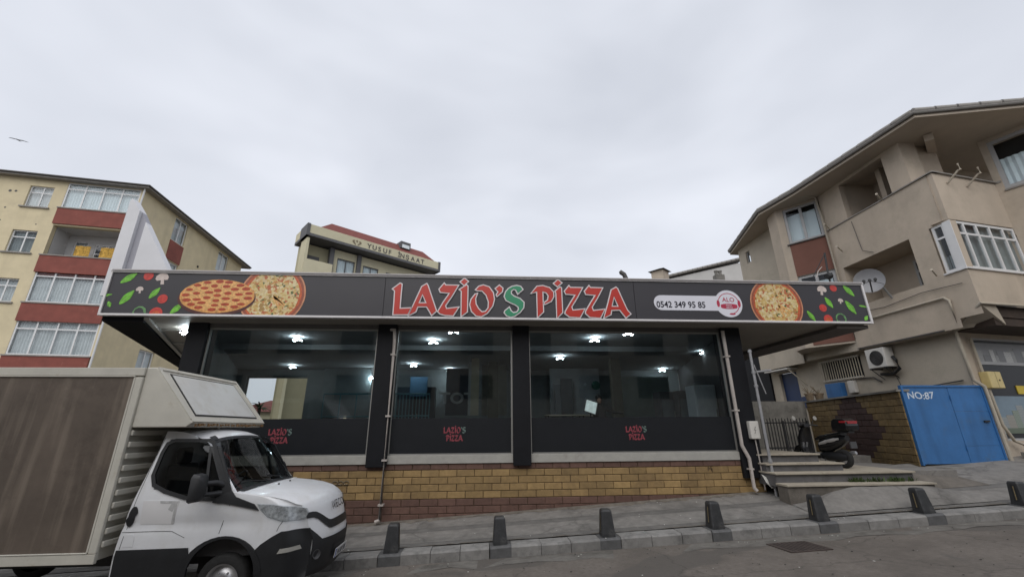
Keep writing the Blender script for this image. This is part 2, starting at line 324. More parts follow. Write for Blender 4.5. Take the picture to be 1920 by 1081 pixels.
 skin=mat('skin', (0.30, 0.18, 0.13), 0.6, 0.05, 4),
 hair=mat('dark_hair', (0.012, 0.010, 0.009), 0.7),
 screen=mat('lit_screen', (0.5, 0.55, 0.55), 0.4, 0.4, 7, emit=(0.62, 0.72, 0.70), estr=0.45),
 letterdim=mat('dim_grey_letters', (0.50, 0.53, 0.54), 0.7),
 tealrail=mat('teal_painted_rail', (0.09, 0.22, 0.26), 0.5),
 woven=mat('golden_woven_cloth', (0.50, 0.30, 0.06), 0.9, 0.75, 9),
 gull=mat('gull_grey', (0.10, 0.105, 0.115), 0.8, 0.15, 4),
 paper=mat('litter_paper', (0.55, 0.54, 0.50), 0.9, 0.15, 8),
 pebble=mat('dark_grit', (0.045, 0.04, 0.036), 0.95, 0.4, 8),
 palm=mat('palm_green', (0.03, 0.05, 0.02), 0.8, 0.3, 4),
)
M['glass'] = glass('shop_glass', (0.66, 0.70, 0.70), 1.62)
M['winglass'] = glass('window_glass', (0.82, 0.86, 0.87), 1.5)
M['cabglass'] = glass('cab_glass', (0.62, 0.66, 0.65), 1.5)
M['cabside'] = glass('cab_side_glass', (0.22, 0.23, 0.23), 1.4)
M['lampglass'] = glass('headlamp_glass', (0.85, 0.87, 0.88), 1.5)

# ================================================================ GROUND, ROAD, KERB, PAVEMENT
def roadz(x, y): return 0.041*x - 0.06 + 0.045*(8.75-max(1.0, min(8.75, y)))
def kerbtop(x): return 0.041*x + 0.13
def pavez(x, y): return kerbtop(x) + (y-9.1)*max(0.02, 0.07+0.0069*x)
g = MB(); g.add([(-400, -400, -16.8), (400, -400, 16.0), (400, 400, 16.0), (-400, 400, -16.8)], [[0, 1, 2, 3]])
tag(g.build('ground', M['soil']), kind='structure')
def sheet(xs, ys, fz):
    mb = MB(); vs = [(x, y, fz(x, y)) for y in ys for x in xs]; n = len(xs)
    mb.add(vs, [[j*n+i, j*n+i+1, (j+1)*n+i+1, (j+1)*n+i] for j in range(len(ys)-1) for i in range(n-1)]); return mb
tag(sheet([-60, -30, -10, 0, 10, 30, 60], [-9, -4, 1, 3, 5, 7, 8.9], roadz).build('road', M['asphalt']), kind='structure')
# lighter strip of poured concrete along the gutter
gs = sheet([-14+0.5*i for i in range(80)], [8.2, 8.74], lambda x, y: roadz(x, y)+0.006)
for v in gs.v:
    if v.y < 8.5: v.y += random.uniform(-0.12, 0.22)
tag(gs.build('gutter_strip', mat('gutter_concrete', (0.15, 0.14, 0.125), 0.9, 0.25, 6, 0.4, 80, dirt=(0.08, 0.072, 0.062), dscale=2.2, dpos=(0.46, 0.62))), kind='structure')
# pavement: long poured strips with recessed joints
pv = thing('pavement', None, None); pv['kind'] = 'structure'
xs = [-30+1.5*i for i in range(48)]
sheet(xs, [9.05, 12.4], lambda x, y: pavez(x, y)-0.012).build('joint_bed', M['joint'], pv)
for k, (a, b, dz, pm) in enumerate(((9.150, 9.36, 0.0, 'paveband'), (9.364, 10.06, 0.002, 'pave'), (10.063, 10.30, 0.004, 'paveband'), (10.303, 12.3, 0.006, 'pave'))):
    sheet(xs, [a, b], lambda x, y, dz=dz: pavez(x, y)+dz).build('concrete_strip', M[pm], pv)
BOL = [-3.75, -1.61, 0.39, 2.46, 4.63, 6.82, 9.12, 11.40]
kb = thing('kerb', None, None); kb['kind'] = 'structure'
def kerbstone(x0, x1, z_off=0.0, y0=8.75, y1=9.12):
    mb = MB(); c = 0.03
    prof = [(y0, -0.25), (y0, 0.13-c), (y0+c, 0.13), (y1, 0.13), (y1, -0.25)]
    vs = [(x, y, 0.041*x+z+z_off) for x in (x0, x1) for y, z in prof]; n = 5
    mb.add(vs, [[i, (i+1) % n, n+(i+1) % n, n+i] for i in range(n)] + [list(range(n))[::-1], [n+i for i in range(n)]]); return mb
spans = []; x = -14.0
for b in BOL + [30]:
    e = b-0.20; n = max(1, round((e-x)/0.62)); w = (e-x)/n
    if b < 25:
        spans += [(x+i*w+0.005, x+(i+1)*w-0.005) for i in range(n)]; x = b+0.20
    else:
        spans += [(x+i*0.7+0.005, x+(i+1)*0.7-0.005) for i in range(12)]
for a, b in spans:
    if b < -7.5: continue
    kerbstone(a, b, random.uniform(-0.006, 0.006), 8.75+random.uniform(-0.006, 0.006)).build('kerb_stone', M['kerb'], kb)
# bollards
bwhere = ['on the kerb just behind the truck cab', 'nearest the truck bumper', 'second right of the truck, under the first small window logo', 'below the red word on the sign', 'standing left of the drain cover', 'right of the drain cover, in front of the steps', 'in front of the blue gate', 'at the right edge of the photo']
for i, bx_ in enumerate(BOL):
    if i == 0: continue
    zb = kerbtop(bx_); t = thing('kerb_bollard', 'short black tapered kerb bollard, ' + bwhere[i], 'bollard', (bx_, 8.98, zb), 0, 'black bollards along the kerb')
    kerbstone(bx_-0.195, bx_+0.195, 0.002, 8.744).build('base_stone', M['kerbdark'], t)
    mb = MB(); h = 0.45+random.uniform(-0.01, 0.01)
    rings = [(0.132, 0.140, -0.008, -0.01), (0.128, 0.136, 0.05, -0.01), (0.098, 0.105, h-0.03, 0.015), (0.082, 0.090, h, 0.015)]
    vs = []
    for wx, wy, z, oy in rings:
        c = 0.02
        for sx, sy in ((-1, -1), (1, -1), (1, 1), (-1, 1)):
            a = [(bx_+sx*wx, 8.98+oy+sy*(wy-c)), (bx_+sx*(wx-c), 8.98+oy+sy*wy)]
            if sx*sy > 0: a.reverse()
            a = a if (sx, sy) in ((-1, -1), (1, -1), (1, 1), (-1, 1)) else a
            vs += [(p[0], p[1], zb+z+0.008) for p in a]
    # order the 8 corner points round each ring by angle
    out = []
    for k in range(len(rings)):
        ring = vs[k*8:(k+1)*8]; ring.sort(key=lambda p: math.atan2(p[1]-8.98-rings[k][3], p[0]-bx_)); out += ring
    mb.add(out, [[k*8+j, k*8+(j+1) % 8, (k+1)*8+(j+1) % 8, (k+1)*8+j] for k in range(len(rings)-1) for j in range(8)] + [[24+j for j in range(8)]])
    mb.build('post', M['bollard'], t)
    for sx in (-1, 1):
        mb = MB(); mb.quad((bx_+sx*0.1285, 8.91, zb+0.07), (bx_+sx*0.1285, 9.02, zb+0.07), (bx_+sx*0.105, 9.03, zb+h-0.05), (bx_+sx*0.105, 8.94, zb+h-0.05))
        mb.build('side_recess', M['iron'], t)
        mb = MB(); mb.quad((bx_+sx*0.1305, 8.955, zb+0.10), (bx_+sx*0.1305, 8.975, zb+0.10), (bx_+sx*0.110, 8.985, zb+h-0.08), (bx_+sx*0.110, 8.97, zb+h-0.08))
        mb.build('stripe', M['stripe'], t)
    t.rotation_euler = (R(random.uniform(-1.2, 1.2)), R(random.uniform(-1.6, 1.6)), R(random.uniform(-4, 4)))

# dust and grit gathered along the wall foot and behind the kerb
mb = MB()
for (ya, yb, wmin, wmax, x0, x1) in ((10.995, 0, .05, .22, -4.5, 7.0), (9.125, 1, .02, .07, -4.0, 13.0)):
    x = x0; prev = None
    while x < x1:
        w = random.uniform(wmin, wmax); y = ya-w if yb == 0 else ya+w; cur = ((x, ya, pavez(x, ya)+.016+(.02 if yb == 0 else 0)), (x, y, pavez(x, y)+.0105))
        if prev: mb.add([prev[0], prev[1], cur[1], cur[0]], [[0, 1, 2, 3]])
        prev = cur; x += random.uniform(.08, .22)
tag(mb.build('wall_foot_dust', mat('pale_dust', (.15, .132, .11), .95, .3, 7, .5, 60, dirt=(.07, .06, .05), dscale=3)), 'pale dust and grit gathered along the wall foot and kerb', 'dust', kind='stuff')
# drain cover in the road
DX, DY = 5.55, 7.95
dc = thing('drain_cover', 'rusty square drain grate set in the road by the kerb', 'drain cover', (DX, DY, roadz(DX, DY)))
Ld = Matrix.Translation((DX, DY, roadz(DX, DY)+0.012)) @ Matrix.Rotation(-math.atan(0.041), 4, 'Y') @ Matrix.Rotation(-math.atan(0.045), 4, 'X')
mb = MB(Ld); mb.box(-0.36, 0.36, -0.33, 0.33, -0.05, -0.004); mb.build('pit', M['dark'], dc)
mb = MB(Ld)
for a in ((-0.37, 0.37, -0.34, -0.30), (-0.37, 0.37, 0.30, 0.34), (-0.37, -0.33, -0.30, 0.30), (0.33, 0.37, -0.30, 0.30)): mb.box(a[0], a[1], a[2], a[3], -0.03, 0.006)
mb.build('frame', mat('rusty_iron', (0.055, 0.04, 0.034), 0.8, 0.3, 12), dc)
for k in range(9):
    mb = MB(Ld); xx = -0.32+0.075*k; mb.box(xx, xx+0.045, -0.30, 0.30, -0.02, 0.003); mb.build('bar', mat('rusty_iron', (0.055, 0.04, 0.034)), dc)
# grit and paper litter on road and pavement
def bits(name, m, n, area, smin, smax, zf, label, cat):
    mb = MB()
    for _ in range(n):
        x, y = random.uniform(*area[0]), random.uniform(*area[1])
        if name != 'loose_grit' and random.random() < 0.5: y = random.choice((8.55, 10.75, 9.3)) + random.uniform(-0.12, 0.12)
        s = random.uniform(smin, smax); z = zf(x, y)
        L = Matrix.Translation((x, y, z+s*0.2)) @ Matrix.Rotation(random.uniform(0, 6.3), 4, 'Z') @ Matrix.Rotation(random.uniform(-0.4, 0.4), 4, 'X')
        a = [random.uniform(0.6, 1.2) for _ in range(5)]
        ring = [L @ Vector((s*a[k]*math.cos(k*1.257), s*0.7*a[k]*math.sin(k*1.257), random.uniform(-0.1, 0.15)*s)) for k in range(5)]
        top = L @ Vector((0, 0, s*0.45)); mb.add(ring+[top], [[k, (k+1) % 5, 5] for k in range(5)])
    tag(mb.build(name, m), label, cat, kind='stuff')
allz = lambda x, y: (roadz(x, y)+0.006 if y < 8.75 else kerbtop(x) if y < 9.12 else pavez(x, y)+0.008)
bits('loose_grit', M['pebble'], 420, ((-2.5, 13), (4.0, 8.7)), 0.006, 0.022, allz, 'dark grit scattered over the road', 'grit')
bits('paper_litter', M['paper'], 120, ((-2.5, 11), (6.5, 10.9)), 0.006, 0.022, allz, 'small pale paper scraps and butts along kerb and wall', 'litter')

# ================================================================ PIZZA SHOP
FY, SY = 11.0, 10.3
XL, XR = -7.36, 7.12
shop = thing('pizza_shop', 'single-storey pizza shop with dark glass front on ochre block base', 'shop', (0, FY, 0.2))
SOF = 4.81; ROOFT = 5.88
LD = Vector((-0.40, 0.9165, 0))            # direction of the slanted left side
# base wall with blocks
ZB = [(1.262, 1.398, 'brown')] + [(0.632+0.1575*k, 0.632+0.1575*(k+1), 'yellow') for k in (3, 2, 1, 0)] + [(0.632-0.157*(k+1), 0.632-0.157*k, 'brown') for k in range(5)]
mb = MB(); mb.box(XL-0.1, XR+0.05, FY+0.02, FY+0.25, -0.6, 1.40); base = mb.build('base_wall', M['mortar'], shop)
for r_, (z0, z1, cname) in enumerate(ZB):
    w = 0.425; off = (r_ % 2)*w/2; x = -4.6+off
    while x < XR:
        x1 = min(x+w, XR+0.04)
        if x1-x > 0.06 and z1 > pavez(x, 10.98)-0.02:
            jx, jy = random.uniform(-0.004, 0.004), random.uniform(-0.003, 0.005)
            mb = MB(); g_ = 0.006; y0 = FY+jy; c = 0.008
            a, b, lo, hi = x+g_+jx, x1-g_+jx, z0+g_, z1-g_
            mb.add([(a+c, y0, lo+c), (b-c, y0, lo+c), (b-c, y0, hi-c), (a+c, y0, hi-c), (a, y0+c, lo), (b, y0+c, lo), (b, y0+c, hi), (a, y0+c, hi), (a, FY+0.03, lo), (b, FY+0.03, lo), (b, FY+0.03, hi), (a, FY+0.03, hi)],
                   [[0, 1, 2, 3]] + [[i, 4+i, 4+(i+1) % 4, (i+1) % 4] for i in range(4)] + [[4+i, 8+i, 8+(i+1) % 4, 4+(i+1) % 4] for i in range(4)])
            mb.build('brick', M[cname], base)
        x = x1
# spray-painted scrawls on the blocks
def fwall(y): return lambda u, v, w: Vector((u, y-w, v))
mb = MB(); p0 = AY(1328, 882, FY-0.012); 
mb.tube([p0+Vector(q) for q in ((0, 0, 0), (0.01, 0, 0.10), (0.05, 0, 0.05), (0.075, 0, 0.10), (0.10, 0, -0.01))], 0.007, 5); mb.build('scrawl', M['ink'], base)
mb = MB(); p0 = AY(628, 905, FY-0.012)
for k in range(3): mb.tube([p0+Vector((0.13*k+0.06*math.cos(t*0.7), 0, 0.04*math.sin(t*0.7))) for t in range(9)], 0.010, 5)
mb.build('scrawl', mat('grey_spray', (0.16, 0.13, 0.09), 0.8), base)
# columns
COLS = [(-7.45, -6.98), (-2.72, -2.24), (0.80, 1.24), (6.58, 7.12)]
for (a, b) in COLS:
    mb = MB(); mb.box(a, b, FY-0.10, FY+0.35, 1.34 if a < 6 else 0.98, SOF-0.002); mb.build('column', M['black'], shop, bevel=0.01)
# bays: sill, aluminium frame, film-covered lower panel, glass pane
BAYS = [(-6.98, -2.72), (-2.24, 0.80), (1.24, 6.58)]
LET1 = {}
for (a, b) in BAYS:
    mb = MB(); mb.box(a+0.002, b-0.002, FY-0.03, FY+0.2, 1.402, 1.60); mb.build('sill', M['sill'], shop, bevel=0.008)
    mb = MB()
    for q in ((a+0.003, a+0.03, 1.602, SOF-0.12), (b-0.045, b-0.003, 1.602, SOF-0.12), (a+0.045, b-0.045, 1.602, 1.63), (a+0.045, b-0.045, SOF-0.16, SOF-0.12)):
        mb.box(q[0], q[1], FY+0.0, FY+0.07, q[2], q[3])
    mb.build('window_frame', M['alu'], shop)
    mb = MB(); mb.box(a+0.031, b-0.046, FY+0.022, FY+0.046, 1.632, 2.452); lp = mb.build('lower_panel', M['panel'], shop)
    mb = MB(); mb.quad((a+0.031, FY+0.035, 2.453), (b-0.046, FY+0.035, 2.453), (b-0.046, FY+0.035, SOF-0.162), (a+0.031, FY+0.035, SOF-0.162)); mb.build('glass_pane', M['glass'], shop)
    LET1[a] = lp
mb = MB(); mb.box(XL, XR, FY-0.02, FY+0.12, SOF-0.118, SOF-0.003); mb.build('lintel', mat('dark_lintel', (0.085, 0.08, 0.075), 0.6), shop)

# ---- lettering shapes traced from the photograph: (x,y) in eighth-pixels of two windows
def cA(l): return [(725+x/8, 510+y/8) for x, y in l]
def cB(l): return [(960+x/8, 510+y/8) for x, y in l]
GLY = [
 ('L', 'lred', [cA([(88,255),(205,168),(236,182),(222,320),(204,545),(375,538),(322,642),(96,642),(112,450),(122,285)])]),
 ('A', 'lred', [cA([(325,658),(430,430),(528,218),(605,174),(625,205),(690,400),(752,585),(675,655),(640,590),(600,525),(470,525),(440,600)]), cA([(540,345),(590,462),(490,462)])]),
 ('Z', 'lred', [cA([(865,166),(890,197),(1082,200),(980,370),(885,505),(900,548),(1087,525),(1000,658),(880,652),(800,630),(765,595),(850,450),(940,322),(805,308),(785,260)])]),
 ('I', 'lred', [cA([(1088,265),(1200,192),(1222,215),(1212,600),(1115,672),(1120,290)])]),
 ('dot', 'lred', [cA([(1170,95),(1230,145),(1160,205),(1100,150)])]),
 ('O', 'lred', [cA([(1330,270),(1380,215),(1450,195),(1540,225),(1600,310),(1617,410),(1592,510),(1510,620),(1420,672),(1340,660),(1270,590),(1245,490),(1265,410),(1325,332),(1365,320),(1335,400),(1342,480),(1380,550),(1430,597),(1480,590),(1520,540),(1525,450),(1490,350),(1430,287),(1352,282)])]),
 ('apostrophe', 'lred', [cA([(1625,250),(1690,198),(1745,245),(1735,300),(1655,370),(1640,345),(1668,300)])]),
 ('S', 'lgreen', [[(970.6,551.9),(980.6,543),(976,537),(968.7,535.4),(960,537),(953,541),(947.5,547.5),(945,556),(948.7,563.7),(958.7,568.7),(966,572),(971,575.5),(972,580),(968.7,585),(962.5,586),(958.5,583),(955,575.6),(946.5,582.5),(945,586.5),(950,592.5),(957.5,595),(965,593),(975,586),(982,577),(982.5,567),(975,559.8),(964,555.5),(958.7,551),(958.7,546),(962.5,543),(966.5,544)]]),
 ('P', 'lred', [cB([(280,325),(370,215),(460,205),(560,235),(620,300),(625,370),(590,440),(490,490),(472,465),(530,420),(540,360),(510,315),(460,302),(472,600),(378,692),(368,302)])]),
 ('I', 'lred', [cB([(640,290),(715,225),(740,238),(758,610),(670,702),(655,320)])]),
 ('dot', 'lred', [cB([(685,115),(748,165),(678,225),(615,175)])]),
 ('Z', 'lred', [cB([(850,203),(872,232),(1057,236),(975,390),(893,525),(910,572),(1092,552),(1020,687),(860,677),(790,625),(795,590),(870,460),(940,347),(803,335),(780,290)])]),
 ('Z', 'lred', [cB([(1150,203),(1172,234),(1357,240),(1280,390),(1198,528),(1215,577),(1390,556),(1325,692),(1165,682),(1098,625),(1098,590),(1170,465),(1240,352),(1103,340),(1080,290)])]),
 ('A', 'lred', [cB([(1370,697),(1430,480),(1482,268),(1555,228),(1580,250),(1660,430),(1725,570),(1780,630),(1705,692),(1655,630),(1610,572),(1490,577),(1480,640)]), cB([(1525,380),(1585,515),(1495,515)])]),
]
def to_wall(loop, Y): return [(p.x, p.z) for p in (AY(x, y, Y) for x, y in loop)]
# small logos on the lower panels
gx = [to_wall(g_[2][0], SY) for g_ in GLY]
mat('logo_pink', (0.25, 0.045, 0.060), 0.5, 0.25, 30); mat('logo_grey', (0.12, 0.17, 0.155), 0.5, 0.2, 30)
c_line1 = (min(p[0] for i in range(8) for p in gx[i])+max(p[0] for i in range(8) for p in gx[i]))/2
c_line2 = (min(p[0] for i in range(8, 14) for p in gx[i])+max(p[0] for i in range(8, 14) for p in gx[i]))/2
def logo(parent, px, py, k):
    p = AY(px, py, FY+0.02)
    for rng, row, c0 in ((range(0, 8), 0.095, c_line1), (range(8, 14), -0.09, c_line2)):
        for colname in ('logo_pink', 'logo_grey'):
            mb = MB()
            for i in rng:
                if (colname == 'logo_grey') != (GLY[i][0] in ('S', 'apostrophe')): continue
                mb.poly([to_wall(lp, SY) for lp in GLY[i][2]], lambda u, v, w: Vector((p.x+(u-c0)*k, FY+0.0195-w, p.z+row+(v-5.40)*k*1.1)), 0.003)
            if mb.v: mb.build('logo_lettering', MATS[colname], parent)
logo(LET1[-6.98], 524, 816, 0.165); logo(LET1[-2.24], 852, 812, 0.165); logo(LET1[1.24], 1193, 810, 0.165)

# roof slab, soffit, canopy edges
def Lp(y): return (-9.15+LD.x/LD.y*(y-SY))
roofpoly = [(-9.13, SY+0.1), (10.53, SY+0.1), (10.35, 20.5), (Lp(20.5), 20.5)]
mb = MB(); mb.poly([roofpoly], lambda u, v, w: Vector((u, v, SOF+0.05+w)), 0.85); mb.build('roof_slab', M['black'], shop)
mb = MB(); mb.poly([[(-8.3, 10.42), (10.40, 10.42), (10.25, 20.3), (-13.3, 20.3)]], lambda u, v, w: Vector((u, v, SOF+w)), 0.045); mb.build('soffit', M['soffit'], shop)
mb = MB()
q = Vector((-9.13+0.98, 10.42, 0))
mb.poly([[(-8.19, q.y), (-8.07, q.y), (-12.96, 20.2), (-13.08, 20.2)]], lambda u, v, w: Vector((u, v, SOF-0.06+w)), 0.055); mb.build('soffit_rib', M['rib'], shop)
for d in (1.4, 3.6, 5.8):
    o = q+Vector((-.46, .888, 0))*d; mb = MB(); mb.box(o.x+0.12, o.x+2.6 if d > 2 else o.x+1.5, o.y, o.y+0.07, SOF-0.035, SOF-0.003); mb.build('soffit_rib', M['rib'], shop)
mb = MB(); mb.poly([[(-9.13, SY+0.11), (-8.20, SY+0.11), (-13.15, 20.2), (-13.42, 20.2)]], lambda u, v, w: Vector((u, v, SOF-0.10+w)), 0.13); mb.build('canopy_edge', mat('matt_black_canopy', (0.008, 0.008, 0.010), 0.9, 0.1, 2, spec=0.1), shop)
mb = MB(); mb.box(9.6, 10.5, SY+0.12, 20.3, SOF-0.10, SOF-0.004); mb.build('canopy_edge', mat('brown_grey_edge', (0.11, 0.095, 0.085), 0.7), shop)
mb = MB(); mb.box(-9.1, 10.5, SY-0.06, SY+0.55, 5.945, 5.975); mb.build('roof_capping', mat('grey_capping', (0.36, 0.34, 0.34), 0.6, 0.1, 2), shop)
# side and back walls of the shop, floor and ceiling inside
BY = 19.8
Q0 = Vector((-7.25, FY+0.3, 0)); Q1 = Q0+LD*9.4
mb = MB(); nn = Vector((LD.y, -LD.x, 0))*0.1
mb.add([(Q0.x, Q0.y, 0.2), (Q1.x, Q1.y, 0.2), (Q1.x, Q1.y, SOF), (Q0.x, Q0.y, SOF), (Q0.x-nn.x, Q0.y-nn.y, 0.2), (Q1.x-nn.x, Q1.y-nn.y, 0.2), (Q1.x-nn.x, Q1.y-nn.y, SOF), (Q0.x-nn.x, Q0.y-nn.y, SOF)], [[0, 1, 2, 3], [7, 6, 5, 4], [0, 4, 5, 1], [3, 2, 6, 7], [0, 3, 7, 4], [1, 5, 6, 2]])
mb.build('side_wall', M['inwall'], shop)
mb = MB(); mb.add([(6.98, FY+.36, .3), (9.45, BY, .3), (9.45, BY, SOF-.002), (6.98, FY+.36, SOF-.002), (7.10, FY+.36, .3), (9.57, BY, .3), (9.57, BY, SOF-.002), (7.10, FY+.36, SOF-.002)], [[0, 3, 2, 1], [4, 5, 6, 7], [0, 1, 5, 4], [3, 7, 6, 2], [0, 4, 7, 3], [1, 2, 6, 5]]); mb.build('side_wall', mat('dark_side_wall', (0.05, 0.05, 0.052), 0.8), shop)
wl0, wl1 = AY(462, 705, BY), AY(567, 782, BY); s0, s1 = AY(640, 720, BY), AY(651, 780, BY)
HOLES = [(wl0.x, wl1.x, 2.3, wl0.z), (s0.x, s1.x, 2.3, s0.z)]
mb = MB(); mb.wall(-11.2, 9.44, 1.2, SOF, HOLES, BY, BY+0.25); mb.build('back_wall', M['inwall'], shop)
mb = MB()
for h in HOLES:
    mb.box(h[0], h[0]+0.07, BY+0.1, BY+0.16, h[2], h[3]); mb.box(h[1]-0.07, h[1], BY+0.1, BY+0.16, h[2], h[3]); mb.box(h[0]+0.07, h[1]-0.07, BY+0.1, BY+0.16, h[3]-0.07, h[3])
mb.box(HOLES[1][0], HOLES[1][1], BY+0.09, BY+0.17, 3.35, 3.43)
mb.build('back_window_frame', M['alu'], shop)
mb = MB(); mb.poly([[(-7.3, FY+0.13), (6.94, FY+0.13), (9.4, BY), (-11.0, BY)]], lambda u, v, w: Vector((u, v, 1.33+w)), 0.10); mb.build('floor', M['infloor'], shop)
mb = MB(); mb.poly([[(-7.3, FY+0.36), (6.94, FY+0.36), (9.4, BY-0.01), (-11.0, BY-0.01)]], lambda u, v, w: Vector((u, v, SOF-0.03+w)), 0.02); mb.build('ceiling', M['inceil'], shop)
for yy in (13.6,):
    mb = MB(); mb.box(-8.2 if yy < 15 else -9.4, 6.93, yy, yy+0.35, SOF-0.20, SOF-0.035); mb.build('ceiling_beam', M['inceil'], shop)
for (px, yy, w) in ((915, 17.0, 0.40), (1152, 16.0, 0.35)):
    p = AY(px, 760, yy); mb = MB(); mb.box(p.x, p.x+w, yy, yy+w, 1.44, SOF-0.036); mb.build('inner_pillar', mat('interior_pillar', (0.15, 0.145, 0.115), 0.8), shop)
# partitions and panels along the back of the room
def inpanel(px0, py0, px1, py1, Y, col, nm='wall_panel'):
    a, b = AY(px0, py0, Y), AY(px1, py1, Y); mb = MB(); mb.box(a.x, b.x, Y, Y+.04, max(1.44, b.z), min(a.z, SOF-.04)); mb.build(nm, mat('in_%d_%d' % (px0, py0), col, .6, .15, 1.5), shop)
inpanel(1030, 690, 1128, 778, 18.6, (.40, .44, .47)); inpanel(1165, 706, 1262, 778, 17.6, (.26, .32, .30)); inpanel(1150, 648, 1163, 778, 17.5, (.42, .40, .34), 'partition_post')
inpanel(885, 640, 897, 778, 16.2, (.45, .42, .32), 'partition_post'); inpanel(838, 690, 884, 778, 18.0, (.05, .06, .08)); inpanel(770, 706, 800, 742, 18.2, (.05, .13, .22), 'notice_board'); inpanel(880, 648, 886, 778, 17.0, (.5, .52, .52), 'partition_post')
inpanel(610, 690, 690, 778, 19.0, (.20, .24, .25)); inpanel(1040, 720, 1075, 778, 18.0, (.16, .18, .20), 'serving_hatch'); inpanel(905, 640, 950, 778, 17.9, (.22, .22, .19))
for (px, w) in ((1050, .5),):
    p = AY(px, 700, 17.9); mb = MB(); mb.box(p.x, p.x+w, 17.86, 17.9, 2.2, 4.2); mb.build('inner_door', mat('inner_door', (.07, .08, .09), .5), shop)
p = AY(1117, 722, 17.5); mb = MB(); mb.lathe([(.18, 0), (.18, .03), (.001, .03)], (p.x, 17.5, p.z), (0, -1, 0), 14); mb.build('round_wall_sign', mat('green_sign', (.02, .10, .07), .5), shop)
# ceiling lamps: little folding LED fixtures
lampspots = [(348, 622, 'under the left canopy outside the glass'), (557, 635, 'brightest in the left window'), (548, 687, 'lower one in the left window, above the bright back opening'), (850, 620, 'topmost in the middle window'), (812, 640, 'second from top in the middle window'), (775, 684, 'lower left in the middle window'), (843, 693, 'lower right in the middle window'), (697, 708, 'beside the first black column'), (1115, 636, 'brightest in the right window'), (1050, 670, 'lower left in the right window'), (1178, 624, 'topmost in the right window, close to the soffit'), (1242, 693, 'lowest in the right window'), (1320, 660, 'rightmost in the right window')]
for px, py, wh in lampspots:
    p = AZ(px, py, SOF-0.10)
    if p.y > BY-0.6: p = AY(px, py, BY-0.9)
    if p.x > 8.9: p = AX(px, py, 8.8)
    t = thing('ceiling_lamp', 'small lit LED ceiling lamp, ' + wh, 'lamp', p, 0, 'LED lamps on the shop ceiling')
    mb = MB(); mb.lathe([(0.001, SOF-0.035-p.z), (0.05, SOF-0.035-p.z), (0.045, 0.05), (0.03, 0.03), (0.001, 0.03)], p, (0, 0, 1), 10); mb.build('socket', M['pvc'], t)
    for k in range(3):
        a = R(20+120*k); L = Matrix.Translation(p) @ Matrix.Rotation(a, 4, 'Z') @ Matrix.Rotation(R(18), 4, 'Y')
        mb = MB(); mb.box(0.03, 0.145, -0.035, 0.035, -0.008, 0.008, L); mb.build('led_blade', M['lamp'], t)
    mb = MB(); mb.lathe([(0.001, -0.035), (0.03, -0.03), (0.04, 0.0), (0.04, 0.025), (0.001, 0.026)], p, (0, 0, 1), 10); mb.build('led_core', M['lamp'], t)

# ================================================================ SIGN
S0, S1, SZ0, SZ1 = -9.15, 10.545, 4.815, 5.985
sign = thing('sign_board', 'long charcoal fascia sign with red and green lettering and pizza prints', 'sign', ((S0+S1)/2, SY, SZ0))
jx = [S0+0.05, AY(720, 560, SY).x, AY(1190, 560, SY).x, S1-0.05]
for a, b in zip(jx, jx[1:]):
    mb = MB(); mb.box(a+0.006, b-0.006, SY, SY+0.08, SZ0+0.05, SZ1-0.05); mb.build('face_panel', M['signface'], sign)
mb = MB(); mb.box(S0+0.04, S1-0.04, SY+0.03, SY+0.09, SZ0+0.04, SZ1-0.04); mb.build('backing', M['gap'], sign)
mb = MB(); mb.box(S0, S1, SY-0.03, SY+0.095, SZ0, SZ0+0.05); mb.build('trim', M['trim'], sign, bevel=0.006)
mb = MB(); mb.box(S0, S1, SY-0.03, SY+0.095, SZ1-0.075, SZ1-0.045); mb.box(S0, S1, SY-0.045, SY+0.095, SZ1-0.042, SZ1); mb.build('trim', M['trim'], sign)
for a in (S0, S1-0.05):
    mb = MB(); mb.box(a, a+0.05, SY-0.028, SY+0.093, SZ0+0.052, SZ1-0.077); mb.build('trim', M['trim'], sign)
sg = fwall(SY-0.002)
for nm, mm, loops in GLY:
    L2 = [to_wall(lp, SY) for lp in loops]
    outer = [offset_poly(L2[0], 0.014)] + [offset_poly(h, -0.012) for h in L2[1:]]
    inner = [offset_poly(L2[0], -0.014)] + [offset_poly(h, 0.014) for h in L2[1:]]
    mb = MB(); mb.poly(outer, sg, 0.030); e = mb.build('letter', M['lwhite'], sign)
    mb = MB(); mb.poly(inner, sg, 0.036); mb.build('letter_face', M[mm], e)
# printed pizzas
ZC0, ZC1 = SZ0+0.052, SZ1-0.078
def clipz(pts):
    """clip a polygon to the printed height of the board"""
    for lim, sgn in ((ZC0, 1), (ZC1, -1)):
        out = []
        for i in range(len(pts)):
            p, q = pts[i-1], pts[i]; a, b = (p[1]-lim)*sgn, (q[1]-lim)*sgn
            if (a >= 0) != (b >= 0): t = a/(a-b); out.append((p[0]+(q[0]-p[0])*t, lim))
            if b >= 0: out.append(q)
        pts = out
    return pts
def ell(cx, cz, rx, rz, n=40, wob=0.0): return [(cx+rx*math.cos(2*math.pi*k/n)*(1+random.uniform(-wob, wob)), cz+rz*math.sin(2*math.pi*k/n)*(1+random.uniform(-wob, wob))) for k in range(n)]
def printed(name, pts, mm, d, parent=sign):
    pts = [(max(S0+.052, min(S1-.052, u)), v) for u, v in clipz(pts)]
    if len(pts) < 3: return
    mb = MB(); mb.poly([pts], sg, d); return mb.build(name, M[mm] if isinstance(mm, str) else mm, parent)
